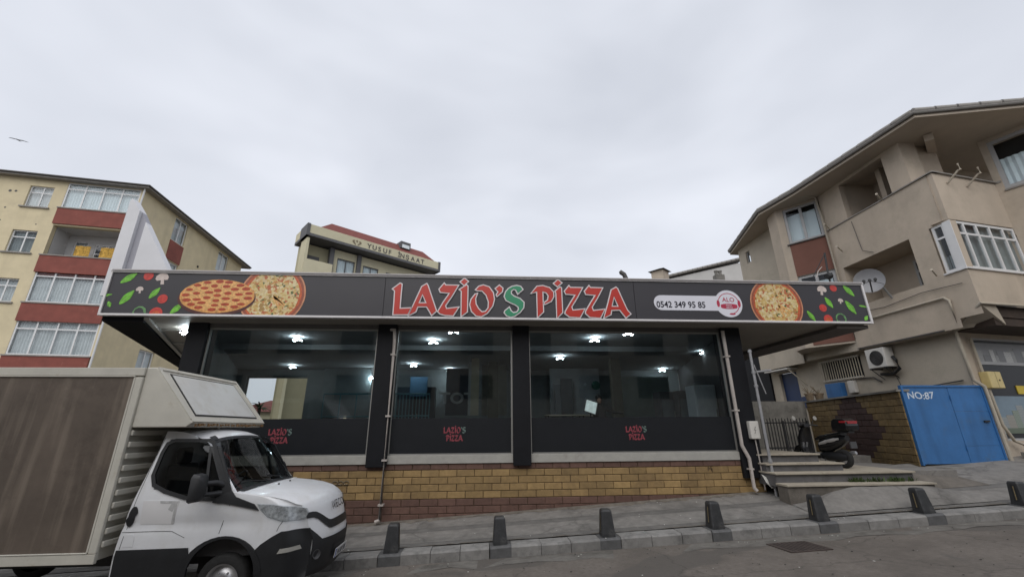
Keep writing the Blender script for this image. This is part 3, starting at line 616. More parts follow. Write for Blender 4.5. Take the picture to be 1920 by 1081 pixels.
def topping_mat():
    m = bpy.data.materials.new('print_mixed_toppings'); m.use_nodes = True; n, l = m.node_tree.nodes, m.node_tree.links
    tc = n.new('ShaderNodeTexCoord'); v = n.new('ShaderNodeTexVoronoi'); v.inputs['Scale'].default_value = 17; v.inputs['Randomness'].default_value = 1
    no = n.new('ShaderNodeTexNoise'); no.inputs['Scale'].default_value = 9; mx = n.new('ShaderNodeVectorMath'); mx.operation = 'MULTIPLY_ADD'; mx.inputs[1].default_value = (0.14, 0.14, 0.14)
    l.new(tc.outputs['Object'], no.inputs['Vector']); l.new(no.outputs['Color'], mx.inputs[0]); l.new(tc.outputs['Object'], mx.inputs[2]); l.new(mx.outputs[0], v.inputs['Vector'])
    s = n.new('ShaderNodeSeparateColor'); l.new(v.outputs['Color'], s.inputs[0])
    r = n.new('ShaderNodeValToRGB'); r.color_ramp.interpolation = 'CONSTANT'
    cs = [(0, (0.55, 0.38, 0.13)), (0.22, (0.62, 0.50, 0.24)), (0.4, (0.44, 0.13, 0.05)), (0.5, (0.58, 0.44, 0.24)), (0.66, (0.36, 0.22, 0.07)), (0.76, (0.66, 0.56, 0.34)), (0.88, (0.08, 0.11, 0.03)), (0.93, (0.5, 0.2, 0.06))]
    while len(r.color_ramp.elements) < len(cs): r.color_ramp.elements.new(0.5)
    for e, (p, c) in zip(r.color_ramp.elements, cs): e.position = p; e.color = (*c, 1)
    l.new(s.outputs[0], r.inputs[0]); l.new(r.outputs[0], n['Principled BSDF'].inputs['Base Color']); n['Principled BSDF'].inputs['Roughness'].default_value = 0.4; return m
TOP = topping_mat()
def round_pizza(cx, cz, r):
    b = printed('pizza_board_print', ell(cx, cz, r, r), 'boardrim', 0.0035)
    printed('crust_print', ell(cx, cz, r*0.955, r*0.955), 'board', 0.0045, b)
    printed('crust_print', ell(cx, cz, r*0.88, r*0.88, 40, 0.01), 'sauce', 0.0055, b)
    printed('topping_print', ell(cx, cz, r*0.82, r*0.82, 40, 0.025), TOP, 0.0065, b)
    for k in range(5):
        a = R(-65+random.uniform(-8, 8)+k*9); ax = Vector((math.cos(a), math.sin(a))); nx = Vector((-ax.y, ax.x))
        pts = [(cx+0.02, cz)] + [(cx+ax.x*r*t+nx.x*0.03*s_, cz+ax.y*r*t+nx.y*0.03*s_) for t, s_ in ((0.15, 1), (0.5, 0.8), (0.55, -0.6), (0.12, -1))]
        if k % 2 == 0: printed('topping_print', pts, 'cheese', 0.0075, b)
p = AY(511, 553, SY); round_pizza(p.x, p.z, 0.80)
p = AY(1456, 570, SY); round_pizza(p.x, p.z, 0.735)
p = AY(408, 555, SY); rx, rz = 0.885, 0.43
b1 = printed('pizza_board_print', ell(p.x+0.0, p.z-0.055, rx*1.035, rz*1.04), 'boarddark', 0.0085)
printed('crust_print', ell(p.x, p.z, rx, rz, 40, 0.008), 'crust', 0.0095, b1)
printed('cheese_print', ell(p.x, p.z+0.015, rx*0.93, rz*0.90, 40, 0.01), 'cheese', 0.0105, b1)
pep = []
for ring, n in ((0.0, 1), (0.3, 6), (0.58, 11), (0.84, 17)):
    for k in range(n):
        a = 2*math.pi*(k+0.3*random.random())/n+ring; pep.append((p.x+rx*ring*math.cos(a), p.z+0.015+rz*ring*math.sin(a)))
for (u, v) in pep: printed('pepperoni_print', ell(u, v, 0.105*random.uniform(0.8, 1.05), 0.042*random.uniform(0.85, 1.2), 10, 0.06), 'pepperoni', 0.0115, b1)
# leaves, tomatoes, mushrooms
def leafp(px, py, ln, wd, ang):
    c = AY(px, py, SY); a = R(ang); pts = []
    for k in range(16):
        t = k/16*2*math.pi; u = ln*math.cos(t); v = wd*math.sin(t)*(1-0.35*abs(math.cos(t)))*(1.0 if math.cos(t) < 0.7 else 0.8); pts.append((c.x+u*math.cos(a)-v*math.sin(a), c.z+u*math.sin(a)+v*math.cos(a)))
    o = printed('leaf_print', pts, 'leaf', 0.003)
    q = [(c.x+ln*0.9*s_*math.cos(a)+w_*math.sin(a), c.z+ln*0.9*s_*math.sin(a)-w_*math.cos(a)) for s_, w_ in ((-1, 0.004), (1, 0.004), (1, -0.004), (-1, -0.004))]
    if o: printed('leaf_vein_print', q, mat('print_leaf_vein', (0.30, 0.55, 0.12), 0.4), 0.0038, o)
for q in ((242, 521, .21, .085, 38), (238, 557, .22, .09, 55), (290, 549, .17, .075, 55), (331, 578, .18, .075, 48), (205, 570, .08, .05, -60), (1591, 545, .20, .08, -50), (1554, 567, .17, .075, -62), (1595, 576, .22, .085, -60), (1521, 592, .17, .065, -58), (1624, 596, .09, .05, 50), (199, 553, .14, .035, 10), (1618, 574, .12, .03, -10)): leafp(*q)
for px, py, r in ((279, 517, .115), (305, 560, .115), (292, 587, .15), (1562, 540, .10), (1543, 577, .105), (1553, 598, .125)):
    c = AY(px, py, SY); o = printed('tomato_print', ell(c.x, c.z, r, r, 22), 'tomato', 0.003)
    if o and r > 0.12: printed('tomato_flesh_print', ell(c.x, c.z-0.02, r*.6, r*.55, 14), 'sauce', 0.0038, o)
def mush(px, py, s, fl):
    c = AY(px, py, SY); sh = [(-1, -.1), (-.95, .4), (-.5, .85), (.1, 1), (.65, .8), (1, .3), (.95, -.2), (.55, -.25), (.35, -.15), (.55, -1), (0, -1.05), (-.1, -.3), (-.4, -.35), (-.7, -.4)]
    printed('mushroom_print', [(c.x+fl*u*s, c.z+v*s) for u, v in sh], 'mushroom', 0.003)
mush(304, 522, .15, 1); mush(262, 543, .085, 1); mush(1541, 544, .135, -1); mush(1576, 564, .075, -1)
for px, py in ((261, 585), (1577, 597)):
    c = AY(px, py, SY); o = None
    for k in range(10):
        a = 2*math.pi*k/10; b = 2*math.pi*(k+1)/10; r1, r2 = 0.155, 0.155-0.045*random.uniform(0.6, 1.4)
        printed('pepper_ring_print', [(c.x+r1*math.cos(a), c.z+r1*math.sin(a)), (c.x+r1*math.cos(b), c.z+r1*math.sin(b)), (c.x+r2*math.cos(b), c.z+r2*math.sin(b)), (c.x+r2*math.cos(a), c.z+r2*math.sin(a))], 'pepper', 0.003)
# phone capsule and headset roundel
c0, c1 = AY(1240, 567, SY), AY(1366, 569, SY); rr = 0.205
pts = [(c0.x+rr*math.cos(R(90+10*k)), c0.z+rr*math.sin(R(90+10*k))) for k in range(19)] + [(c1.x, c0.z-rr), (c1.x, c0.z+rr)]
cap = printed('phone_capsule', pts, 'capsule', 0.004)
printed('headset_roundel', ell(c1.x, c1.z, 0.375, 0.375, 44), 'capsule', 0.0048, sign)
ph0 = AY(1231, 573, SY)
mb = text_mesh('0542 349 95 85', lambda u, v, w: Vector((ph0.x+u, SY-0.0065-w, ph0.z-0.038+v)), 0.170, False, 0.02, sx=0.90); mb.build('phone_number', M['ink'], cap)
wid = max(v.x for v in mb.v)-ph0.x
def arc(cx, cz, r0, r1, a0, a1, n=24): return [(cx+r0*math.cos(R(lerp(a0, a1, k/n))), cz+r0*math.sin(R(lerp(a0, a1, k/n)))) for k in range(n+1)] + [(cx+r1*math.cos(R(lerp(a1, a0, k/n))), cz+r1*math.sin(R(lerp(a1, a0, k/n)))) for k in range(n+1)]
printed('headset_print', arc(c1.x, c1.z, 0.275, 0.295, 160, 15), 'pink', 0.006, cap)
printed('headset_print', arc(c1.x, c1.z, 0.275, 0.295, -15, -75), 'pink', 0.006, cap)
for s_ in (-1, 1): printed('headset_print', ell(c1.x+s_*0.29, c1.z-0.0, 0.042, 0.10, 16), 'pink', 0.0065, cap)
printed('headset_print', ell(c1.x+0.06, c1.z-0.285, 0.085, 0.025, 14), 'pink', 0.0065, cap)
text_mesh('ALO', lambda u, v, w: Vector((c1.x+u, SY-0.0065-w, c1.z+0.05+v)), 0.125, True, 0.01).build('roundel_lettering', M['pink'], cap)
printed('roundel_pill', [(c1.x+0.23*max(-1, min(1, 1.25*math.cos(t*math.pi/12))), c1.z-0.075+0.075*math.sin(t*math.pi/12)) for t in range(24)], 'pink', 0.006, cap)
for k, tx in enumerate(('PAKET', 'SERVİS')):
    text_mesh(tx, lambda u, v, w: Vector((c1.x+u, SY-0.0075-w, c1.z-0.065-0.062*k+v)), 0.042, True, 0.004).build('roundel_lettering', M['capsule'], cap)

# ================================================================ SMALL THINGS ON THE SHOP FRONT
def pipe_thing(name, label, cat, paths, r, m, clips=()):
    t = thing(name, label, cat, paths[-1][-1]); 
    for pth in paths:
        mb = MB(); mb.tube(pth, r, 10); mb.build('pipe', m, t, smooth=50)
    for c in clips:
        mb = MB(); mb.box(c[0]-r*1.4, c[0]+r*1.4, c[1]-r*1.3, c[1]+0.10, c[2]-0.02, c[2]+0.02); mb.build('clamp', m, t)
    return t
yp = FY-0.16
pa = [AY(740, 618, yp), AY(742, 640, yp), AY(728, 800, yp), AY(727, 860, yp), AY(716, 978, yp)]
pa[1].x = pa[2].x = pa[0].x+0.02; pa[3].x = pa[4].x = pa[0].x+0.02
pipe_thing('downpipe', 'pale grey rainwater downpipe beside the first black column', 'downpipe', [[pa[0]+Vector((-.12, 0.1, .02)), pa[0], pa[1], pa[4]+Vector((0, 0, .04)), pa[4]+Vector((-.10, -.02, 0))]], 0.042, M['pipe'], [(pa[1].x, yp, 4.0), (pa[1].x, yp, 2.5), (pa[1].x, yp, 1.5), (pa[1].x, yp, 0.55)])
pb = [AY(1358, 640, yp), AY(1405, 855, yp), AY(1414, 918, yp)]
xx = pb[0].x-0.0
pipe_thing('downpipe', 'pale rainwater downpipe at the right end of the shop front', 'downpipe', [[(xx, yp, 4.7), (xx, yp, 1.75), (xx+0.12, yp-0.02, 1.45), (xx+0.12, yp-0.02, 0.78), (xx+0.16, yp-0.06, 0.70)]], 0.045, M['pipe'], [(xx, yp, 4.0), (xx, yp, 2.6), (xx+0.12, yp, 1.2)])
# galvanised pole with a stub antenna
pp = AY(1455, 922, 10.62); px_ = pp.x
t = thing('steel_pole', 'slim galvanised steel pole with cross arm beside the white meter box', 'pole', (px_, 10.62, pp.z))
mb = MB(); mb.tube([(px_, 10.62, pp.z-0.1), (px_, 10.62, 4.15)], 0.036, 10); mb.build('tube', M['galv'], t, smooth=50)
mb = MB(); mb.tube([(px_-0.0, 10.62, 3.55), (px_+0.55, 10.72, 3.62)], 0.03, 8); mb.build('arm', M['galv'], t, smooth=50)
mb = MB(); mb.tube([(px_+0.02, 10.58, 3.75), (px_+0.20, 10.58, 3.0)], 0.014, 6); mb.build('stay', M['galv'], t)
for z in (4.1, 3.55, 3.2, 1.4):
    mb = MB(); mb.lathe([(0.037, -0.03), (0.05, -0.03), (0.05, 0.03), (0.037, 0.03)], (px_, 10.62, z), (0, 0, 1), 10); mb.build('collar', M['galv'], t)
# meter box on the right column
a, b = AY(1399, 789, FY-0.12), AY(1422, 822, FY-0.12)
t = thing('meter_box', 'white plastic meter box on the right black column', 'meter box', ((a.x+b.x)/2, FY-0.15, b.z))
mb = MB(); mb.box(a.x, b.x, FY-0.24, FY-0.103, b.z, a.z); mb.build('case', M['box'], t, bevel=0.02)
mb = MB(); mb.tube([((a.x+b.x)/2+q[0], FY-0.243, (a.z+b.z)/2+q[1]) for q in ((.02, .08), (-.02, .0), (.02, .0), (-.02, -.08))], 0.007, 5); mb.build('warning_mark', M['ink'], t)
mb = MB(); mb.tube([((a.x+b.x)/2, FY-0.17, b.z+0.02), ((a.x+b.x)/2+0.02, FY-0.17, 1.4), ((a.x+b.x)/2+0.03, FY-0.17, 0.72)], 0.014, 6); mb.build('conduit', M['pipe'], t)
# a folded scrap leaning at the wall foot
p = AY(1440, 905, 10.7); mb = MB(); mb.add([p+Vector(q) for q in ((-.12, 0, .2), (.02, -.05, .1), (.14, -.1, -.12), (.0, -.12, -.1), (-.1, -.1, .02))] , [[0, 1, 4], [1, 2, 3, 4]]); mb.add([v+Vector((0, .012, 0)) for v in mb.v], [[4, 1, 0], [4, 3, 2, 1]]); tag(mb.build('cardboard_scrap', M['paper']), 'crumpled pale scrap leaning behind the galvanised pole', 'scrap')

# ================================================================ INSIDE THE SHOP
def fridge(px, Y, w, h, label, mm='fridge'):
    p = AY(px, 775, Y); t = thing('display_fridge', label, 'fridge', (p.x, Y, 1.43)); z = 1.432
    mb = MB(); mb.box(p.x-w/2, p.x+w/2, Y, Y+0.6, z, z+h); mb.build('cabinet', M[mm], t, bevel=0.02)
    mb = MB(); mb.box(p.x-w/2+0.05, p.x+w/2-0.05, Y-0.03, Y-0.004, z+0.25, z+h-0.28); mb.build('door', mat('fridge_door_'+mm, (0.16, 0.18, 0.19) if mm != 'fridge' else (0.46, 0.51, 0.54), 0.2), t)
    mb = MB(); mb.box(p.x+w/2-0.10, p.x+w/2-0.07, Y-0.06, Y-0.031, z+0.9, z+1.3); mb.build('handle', M['alu'], t)
fridge(1328, 13.3, 0.72, 2.05, 'pale steel upright fridge at the right end of the shop')
fridge(1290, 14.2, 0.55, 1.95, 'grey glass-door fridge left of the pale upright fridge', 'greytrim')
fridge(1255, 14.6, 0.55, 1.95, 'narrow dark glass-door fridge, leftmost of the three fridges', 'greytrim')
# counter with tables
def table(px, Y, w, z, label):
    p = AY(px, 778, Y); t = thing('cafe_table', label, 'table', (p.x, Y, 1.43))
    mb = MB(); mb.box(p.x-w/2, p.x+w/2, Y-0.35, Y+0.35, z-0.04, z); mb.build('table_top', mat('pale_table_top', (0.42, 0.38, 0.30), 0.4), t)
    for sx in (-1, 1):
        for sy in (-1, 1):
            mb = MB(); mb.box(p.x+sx*(w/2-0.06)-0.02, p.x+sx*(w/2-0.06)+0.02, Y+sy*0.3-0.02, Y+sy*0.3+0.02, 1.432, z-0.041); mb.build('leg', M['iron'], t)
table(1058, 14.6, 1.3, 2.62, 'pale-topped cafe table left of the seated person'); table(1092, 15.9, 1.0, 2.64, 'pale-topped cafe table behind the lit screen')
# lit tablet/screen and the person behind it
p = AY(1108, 762, 13.2); t = thing('tablet_screen', 'bright tilted screen standing beside the person inside', 'screen', (p.x, 13.2, p.z-0.25))
L = Matrix.Translation((p.x, 13.2, p.z)) @ Matrix.Rotation(R(18), 4, 'Y') @ Matrix.Rotation(R(-14), 4, 'X')
mb = MB(); mb.box(-0.20, 0.20, 0, 0.025, -0.21, 0.21, L); mb.build('case', M['greytrim'], t, bevel=0.01)
mb = MB(); mb.box(-0.17, 0.17, -0.006, -0.001, -0.18, 0.18, L); mb.build('display', M['screen'], t)
mb = MB(); mb.tube([L @ Vector((0, 0.03, -0.1)), (p.x+0.05, 13.3, 1.44)], 0.02, 6); mb.build('stand', M['iron'], t)
pq = AY(1118, 745, 13.6)
per = thing('person', 'person in dark clothes seated behind the lit screen, one arm stretched out', 'person', (pq.x, 13.7, 1.43))
def skin_body(name, pts, edges, m, parent, sub=2):
    inv = rootm(parent).inverted(); me = bpy.data.meshes.new(name); me.from_pydata([tuple(inv @ Vector(q[0])) for q in pts], edges, []); o = bpy.data.objects.new(name, me); COL.objects.link(o); o.parent = parent
    sk = o.modifiers.new('skin', 'SKIN'); sk.use_smooth_shade = True
    for v, q in zip(me.skin_vertices[0].data if me.skin_vertices else [], pts): v.radius = (q[1], q[1])
    if not me.skin_vertices:
        bm = bmesh.new(); bm.from_mesh(me); ly = bm.verts.layers.skin.verify(); bm.verts.ensure_lookup_table()
        for v, q in zip(bm.verts, pts): v[ly].radius = (q[1], q[1]); v[ly].use_root = False
        bm.verts[0][ly].use_root = True; bm.to_mesh(me); bm.free()
    sb = o.modifiers.new('sub', 'SUBSURF'); sb.levels = sub; sb.render_levels = sub; me.materials.append(m); return o
bx, by, bz = pq.x+.12, 13.7, 1.74
H = [((bx, by, bz+0.55), .15), ((bx, by, bz+0.8), .16), ((bx-.01, by-.02, bz+1.02), .17), ((bx-.02, by-.03, bz+1.14), .07), ((bx-.03, by-.06, bz+1.28), .095), ((bx-.03, by-.06, bz+1.36), .085),
     ((bx+.19, by-.02, bz+1.03), .06), ((bx+.42, by-.05, bz+.92), .05), ((bx+.66, by-.12, bz+.90), .036), ((bx+.74, by-.14, bz+.90), .03),
     ((bx-.20, by-.02, bz+1.02), .06), ((bx-.24, by-.18, bz+.80), .05), ((bx-.14, by-.38, bz+.84), .036),
     ((bx+.10, by-.05, bz+.50), .10), ((bx+.12, by-.45, bz+.50), .075), ((bx+.12, by-.48, bz-.27), .05), ((bx-.10, by-.05, bz+.50), .10), ((bx-.12, by-.45, bz+.50), .075), ((bx-.12, by-.48, bz-.27), .05)]
skin_body('body', H, [(0, 1), (1, 2), (2, 3), (3, 4), (4, 5), (2, 6), (6, 7), (7, 8), (8, 9), (2, 10), (10, 11), (11, 12), (0, 13), (13, 14), (14, 15), (0, 16), (16, 17), (17, 18)], M['cloth'], per)
mb = MB(); hc = Vector((bx-.03, by-.05, bz+1.35)); mb.lathe([(0.001, .125), (.06, .115), (.10, .07), (.112, .0), (.10, -.06), (.07, -.08)], hc, (0, 0.25, 1), 14); mb.build('hair', M['hair'], per, smooth=60)
mb = MB(); mb.lathe([(0.001, .09), (.05, .075), (.075, .02), (.075, -.05), (.05, -.10), (0.001, -.115)], hc+Vector((-0.005, -.05, -.05)), (0, 0, 1), 14); mb.build('face', M['skin'], per, smooth=60)
ch = thing('cafe_chair', 'dark chair under the seated person inside the shop', 'chair', (bx, by, 1.43)); bz = 1.43
mb = MB(); mb.box(bx-.22, bx+.22, by-.25, by+.2, bz+.65, bz+.70); mb.build('seat', M['iron'], ch)
mb = MB(); mb.box(bx-.2, bx+.2, by+.2, by+.23, bz+.701, bz+1.1); mb.build('backrest', M['iron'], ch)
for sx in (-1, 1):
    for sy in (-.22, .17):
        mb = MB(); mb.box(bx+sx*.19-.015, bx+sx*.19+.015, by+sy-.015, by+sy+.015, bz+.002, bz+.649); mb.build('leg', M['iron'], ch)
# teal railings inside
for (xa, xb, Y, lab) in ((608, 700, 15.2, 'teal metal railing seen through the left window'), (738, 806, 15.6, 'teal barred railing seen through the middle window')):
    a, b = AY(xa, 738, Y), AY(xb, 738, Y); t = thing('inner_railing', lab, 'railing', ((a.x+b.x)/2, Y, 1.43))
    mb = MB(); mb.tube([(a.x, Y, a.z), (b.x, Y, a.z)], 0.03, 8); mb.build('top_rail', M['tealrail'], t)
    mb = MB(); mb.tube([(a.x, Y, a.z-0.75), (b.x, Y, a.z-0.75)], 0.025, 8); mb.build('lower_rail', M['tealrail'], t)
    n = 3 if xa < 700 else 11
    for k in range(n+1):
        x = lerp(a.x, b.x, k/n); mb = MB(); mb.box(x-0.015, x+0.015, Y-0.015, Y+0.015, 1.432, a.z-0.02); mb.build('baluster', M['tealrail'], t)
a = AY(868, 747, 17.95); t = text_mesh('TOTA', lambda u, v, w: Vector((a.x+u, 17.96-w, a.z-0.18+v)), 0.44, True, 0.03, 0.02, sx=1.15)
tag(t.build('wall_letters', M['letterdim']), 'dim grey block letters on the rear panel of the shop', 'letters')
p = AY(720+60, 740, 18.5); mb = MB(); mb.box(p.x-0.8, p.x+0.8, 18.5, 18.9, 1.435, 3.9); cb = mb.build('tall_cabinet', mat('dark_cabinet', (0.03, 0.045, 0.06), 0.5)); tag(cb, 'dark blue-grey tall cabinet behind the barred railing inside', 'cabinet')
mb = MB(); mb.box(p.x-0.02, p.x+0.02, 18.47, 18.497, 1.5, 3.85); mb.build('door_gap', M['gap'], cb)
for s_ in (-.1, .07):
    mb = MB(); mb.box(p.x+s_, p.x+s_+.03, 18.45, 18.496, 2.4, 2.8); mb.build('handle', M['alu'], cb)

# ================================================================ BOX TRUCK
TX, TY, TZ = -2.2, 7.73, 0.0
truck = thing('box_truck', 'white box truck with brown plywood side parked at the kerb, facing right', 'truck', (TX, TY, TZ))
TM = Matrix.Translation((TX, TY, TZ))
def sstep(a, b, x): t = max(0, min(1, (x-a)/(b-a))); return t*t*(3-2*t)
def HW(x, z):
    w = 0.98
    if z > 1.25: w -= 0.19*((z-1.25)/0.95)**1.25
    if x > -0.75: w -= 0.30*((x+0.75)/0.75)**2.2
    if z < 0.6: w -= 0.03*(0.6-z)/0.3
    # door waist crease
    w -= 0.018*math.exp(-((z-0.98)/0.07)**2)*(1-sstep(-1.2, -0.6, x))
    return w
FRONT = [(-0.12, .22), (-0.05, .30), (-0.02, .45), (0.0, .60), (-0.005, .72), (-0.03, .80), (-0.05, .86), (-0.085, .97), (-0.12, 1.07), (-0.165, 1.17), (-0.235, 1.245), (-0.36, 1.305), (-0.55, 1.35), (-0.80, 1.385), (-1.02, 1.405), (-1.14, 1.42), (-1.28, 1.56), (-1.44, 1.74), (-1.60, 1.93), (-1.73, 2.08), (-1.81, 2.145), (-1.95, 2.19)]
def frontx(z):
    for (x0, z0), (x1, z1) in zip(FRONT, FRONT[1:]):
        if z0 <= z <= z1: return lerp(x0, x1, (z-z0)/(z1-z0))
    return FRONT[-1][0]
def rearx(z): return -2.66+0.19*sstep(0.5, 2.2, z)
def setback(x, s): return 0.20*abs(s)**2.6*sstep(-1.5, -0.1, x) + 0.08*abs(s)**2.5*(1-sstep(-1.2, -0.6, x))
def crown(x, z, s): return (0.055*abs(s)**2.4 if z > 1.24 else 0.0) + (0.03*abs(s)**6 if z > 2.0 else 0)
def surf(x, z, s, off=0.0):
    """point of the cab front/hood/windscreen/roof skin; s in -1..1 across"""
    xs = x-setback(x, s); y = s*HW(x-0.03, z)
    return Vector((xs, y, z-crown(x, z, s)))
S_ = [-1, -.97, -.90, -.78, -.6, -.4, -.2, 0, .2, .4, .6, .78, .90, .97, 1]
ROOFP = [(-2.12, 2.215), (-2.32, 2.225), (-2.47, 2.20)]
prof = FRONT + ROOFP
mb = MB(TM); n = len(S_); vs = []
for (x, z) in prof:
    for s in S_: vs.append(surf(x, z, s))
fs = [[j*n+i, j*n+i+1, (j+1)*n+i+1, (j+1)*n+i] for j in range(len(prof)-1) for i in range(n-1)]
keep = []
for f in fs:
    j = f[0]//n; i = f[0] % n
    if 15 <= j <= 18 and 1 <= i <= n-3: continue     # windscreen opening
    keep.append(f)
mb.add(vs, keep)
# sides: strips at each height from the rear to the side edge of the front skin, wheel arch cut out
WC = Vector((-1.26, 0.36)); WR = 0.455; HUBZ = 0.26
SIDE_WIN = [(-2.40, 2.03), (-2.43, 1.9), (-2.44, 1.60), (-2.38, 1.47), (-2.2, 1.385), (-1.9, 1.30), (-1.46, 1.27), (-1.33, 1.40), (-1.74, 2.035), (-1.82, 2.07), (-2.3, 2.075)]
def inpoly(px, py, poly):
    c = False
    for i in range(len(poly)):
        (x0, y0), (x1, y1) = poly[i-1], poly[i]
        if (y0 > py) != (y1 > py) and px < (x1-x0)*(py-y0)/(y1-y0)+x0: c = not c
    return c
for sd_ in (-1, 1):
    zs = [.22, .30, .38, .45, .52, .60, .66, .72, .76, .80, .86, .92, .97, 1.02, 1.07, 1.12, 1.17, 1.245, 1.305, 1.35, 1.385, 1.42, 1.49, 1.56, 1.65, 1.74, 1.83, 1.93, 2.0, 2.08, 2.145, 2.19]
    NX = 60; vs = []
    for z in zs:
        fx = frontx(z); e = surf(fx, z, sd_); xe = e.x
        for k in range(NX+1):
            x = lerp(rearx(z), xe, k/NX)
            t = k/NX; y = sd_*HW(x, z); 
            y = lerp(y, e.y, sstep(0.9, 1.0, t)); vs.append(Vector((x, y, lerp(z, e.z, t**3 if z > 1.24 else 0))))
    fs = []
    for j in range(len(zs)-1):
        for k in range(NX):
            q = [j*(NX+1)+k, j*(NX+1)+k+1, (j+1)*(NX+1)+k+1, (j+1)*(NX+1)+k]
            c = sum((vs[i] for i in q), Vector())/4
            if (Vector((c.x, c.z))-WC).length < WR: continue
            if inpoly(c.x, c.z, SIDE_WIN): continue
            fs.append(q)
    mb.add(vs, fs)
# back of the cab and floor
vs = []
for z in (.3, .6, 1.0, 1.4, 1.8, 2.19): vs += [(rearx(z), -HW(rearx(z), z), z), (rearx(z), HW(rearx(z), z), z)]
mb.add(vs, [[2*i, 2*i+1, 2*i+3, 2*i+2] for i in range(5)])
cabo = mb.build('cab_body', M['truckwhite'], truck, smooth=38)
mb = MB(TM); mb.box(-2.6, -0.95, -0.80, 0.80, 0.55, 1.22); mb.box(-1.35, -0.95, -0.78, 0.78, 1.222, 1.36); mb.build('cab_interior', M['cab'], truck)
for sy in (-0.42, 0.42):
    mb = MB(TM); mb.box(-2.45, -2.28, sy-0.24, sy+0.24, 1.222, 1.72); mb.box(-2.43, -2.33, sy-0.13, sy+0.13, 1.723, 1.95); mb.build('seat', M['cab'], truck, bevel=0.03)
mb = MB(TM); mb.lathe([(0.19, -.012), (0.205, 0), (0.19, .012), (0.175, 0), (0.19, -.012)], (-1.55, -0.42, 1.45), (-0.8, 0, 0.6), 18); mb.build('steering_wheel', M['iron'], truck)
mb = MB(TM); mb.box(-1.25, -1.05, 0.25, 0.62, 1.363, 1.40); mb.build('dashboard_papers', M['paper'], truck)
# conforming decals on the cab side
def side_patch(name, poly, m, off, sd_, parent=truck, res=0.07, smooth=30, sides=(None,)):
    bm = bmesh.new(); ring = []
    for i in range(len(poly)):
        a, b = Vector(poly[i]), Vector(poly[(i+1) % len(poly)]); k = max(1, int((b-a).length/res))
        ring += [a.lerp(b, j/k) for j in range(k)]
    xs0, xs1 = min(p.x for p in ring), max(p.x for p in ring); zs0, zs1 = min(p.y for p in ring), max(p.y for p in ring)
    pts = list(ring); nb = len(ring); pl = [(p.x, p.y) for p in ring]
    inner = offset_poly(pl, -res*0.45)
    x = xs0+res/2
    while x < xs1:
        z = zs0+res/2
        while z < zs1:
            if inpoly(x, z, inner): pts.append(Vector((x, z)))
            z += res
        x += res
    from mathutils.geometry import delaunay_2d_cdt
    r = delaunay_2d_cdt([Vector((p.x, p.y)) for p in pts], [(i, (i+1) % nb) for i in range(nb)], [], 1, 1e-5)
    mb = MB(TM)
    def P3(v, o):
        e = surf(frontx(v.y), v.y, sd_); y = sd_*HW(v.x, v.y); rx = rearx(v.y); t = (v.x-rx)/(e.x-rx) if e.x != rx else 0
        y = lerp(y, e.y, sstep(0.9, 1.0, t)); zz = lerp(v.y, e.z, max(0, min(1, t))**3 if v.y > 1.24 else 0)
        return Vector((v.x, y+sd_*o, zz))
    n0 = len(r[0])
    mb.add([P3(v, off) for v in r[0]], [list(f) for f in r[2]])
    bd = [[i, (i+1) % nb] for i in range(nb)]
    idx = {}
    for i, v in enumerate(r[0]): idx[(round(v.x, 4), round(v.y, 4))] = i
    vs2 = [P3(p, off) for p in ring] + [P3(p, -0.015) for p in ring]
    mb.add(vs2, [[i, (i+1) % nb, nb+(i+1) % nb, nb+i] for i in range(nb)])
    return mb.build(name, m, parent, smooth=smooth)
def side_ring(name, poly, d0, d1, m, off, sd_):
    ring = []
    for i in range(len(poly)):
        a, b = Vector(poly[i]), Vector(poly[(i+1) % len(poly)]); k = max(1, int((b-a).length/.07)); ring += [tuple(a.lerp(b, j/k)) for j in range(k)]
    o_, i_ = offset_poly(ring, d0), offset_poly(ring, d1); n_ = len(ring); mb = MB(TM)
    vs = [(x, sd_*(HW(x, z)+o), z) for lp, o in ((o_, off-.012), (o_, off), (i_, off), (i_, off-.03)) for x, z in lp]
    mb.add(vs, [[q*n_+i, q*n_+(i+1) % n_, (q+1)*n_+(i+1) % n_, (q+1)*n_+i] for q in range(3) for i in range(n_)]); return mb.build(name, m, truck)
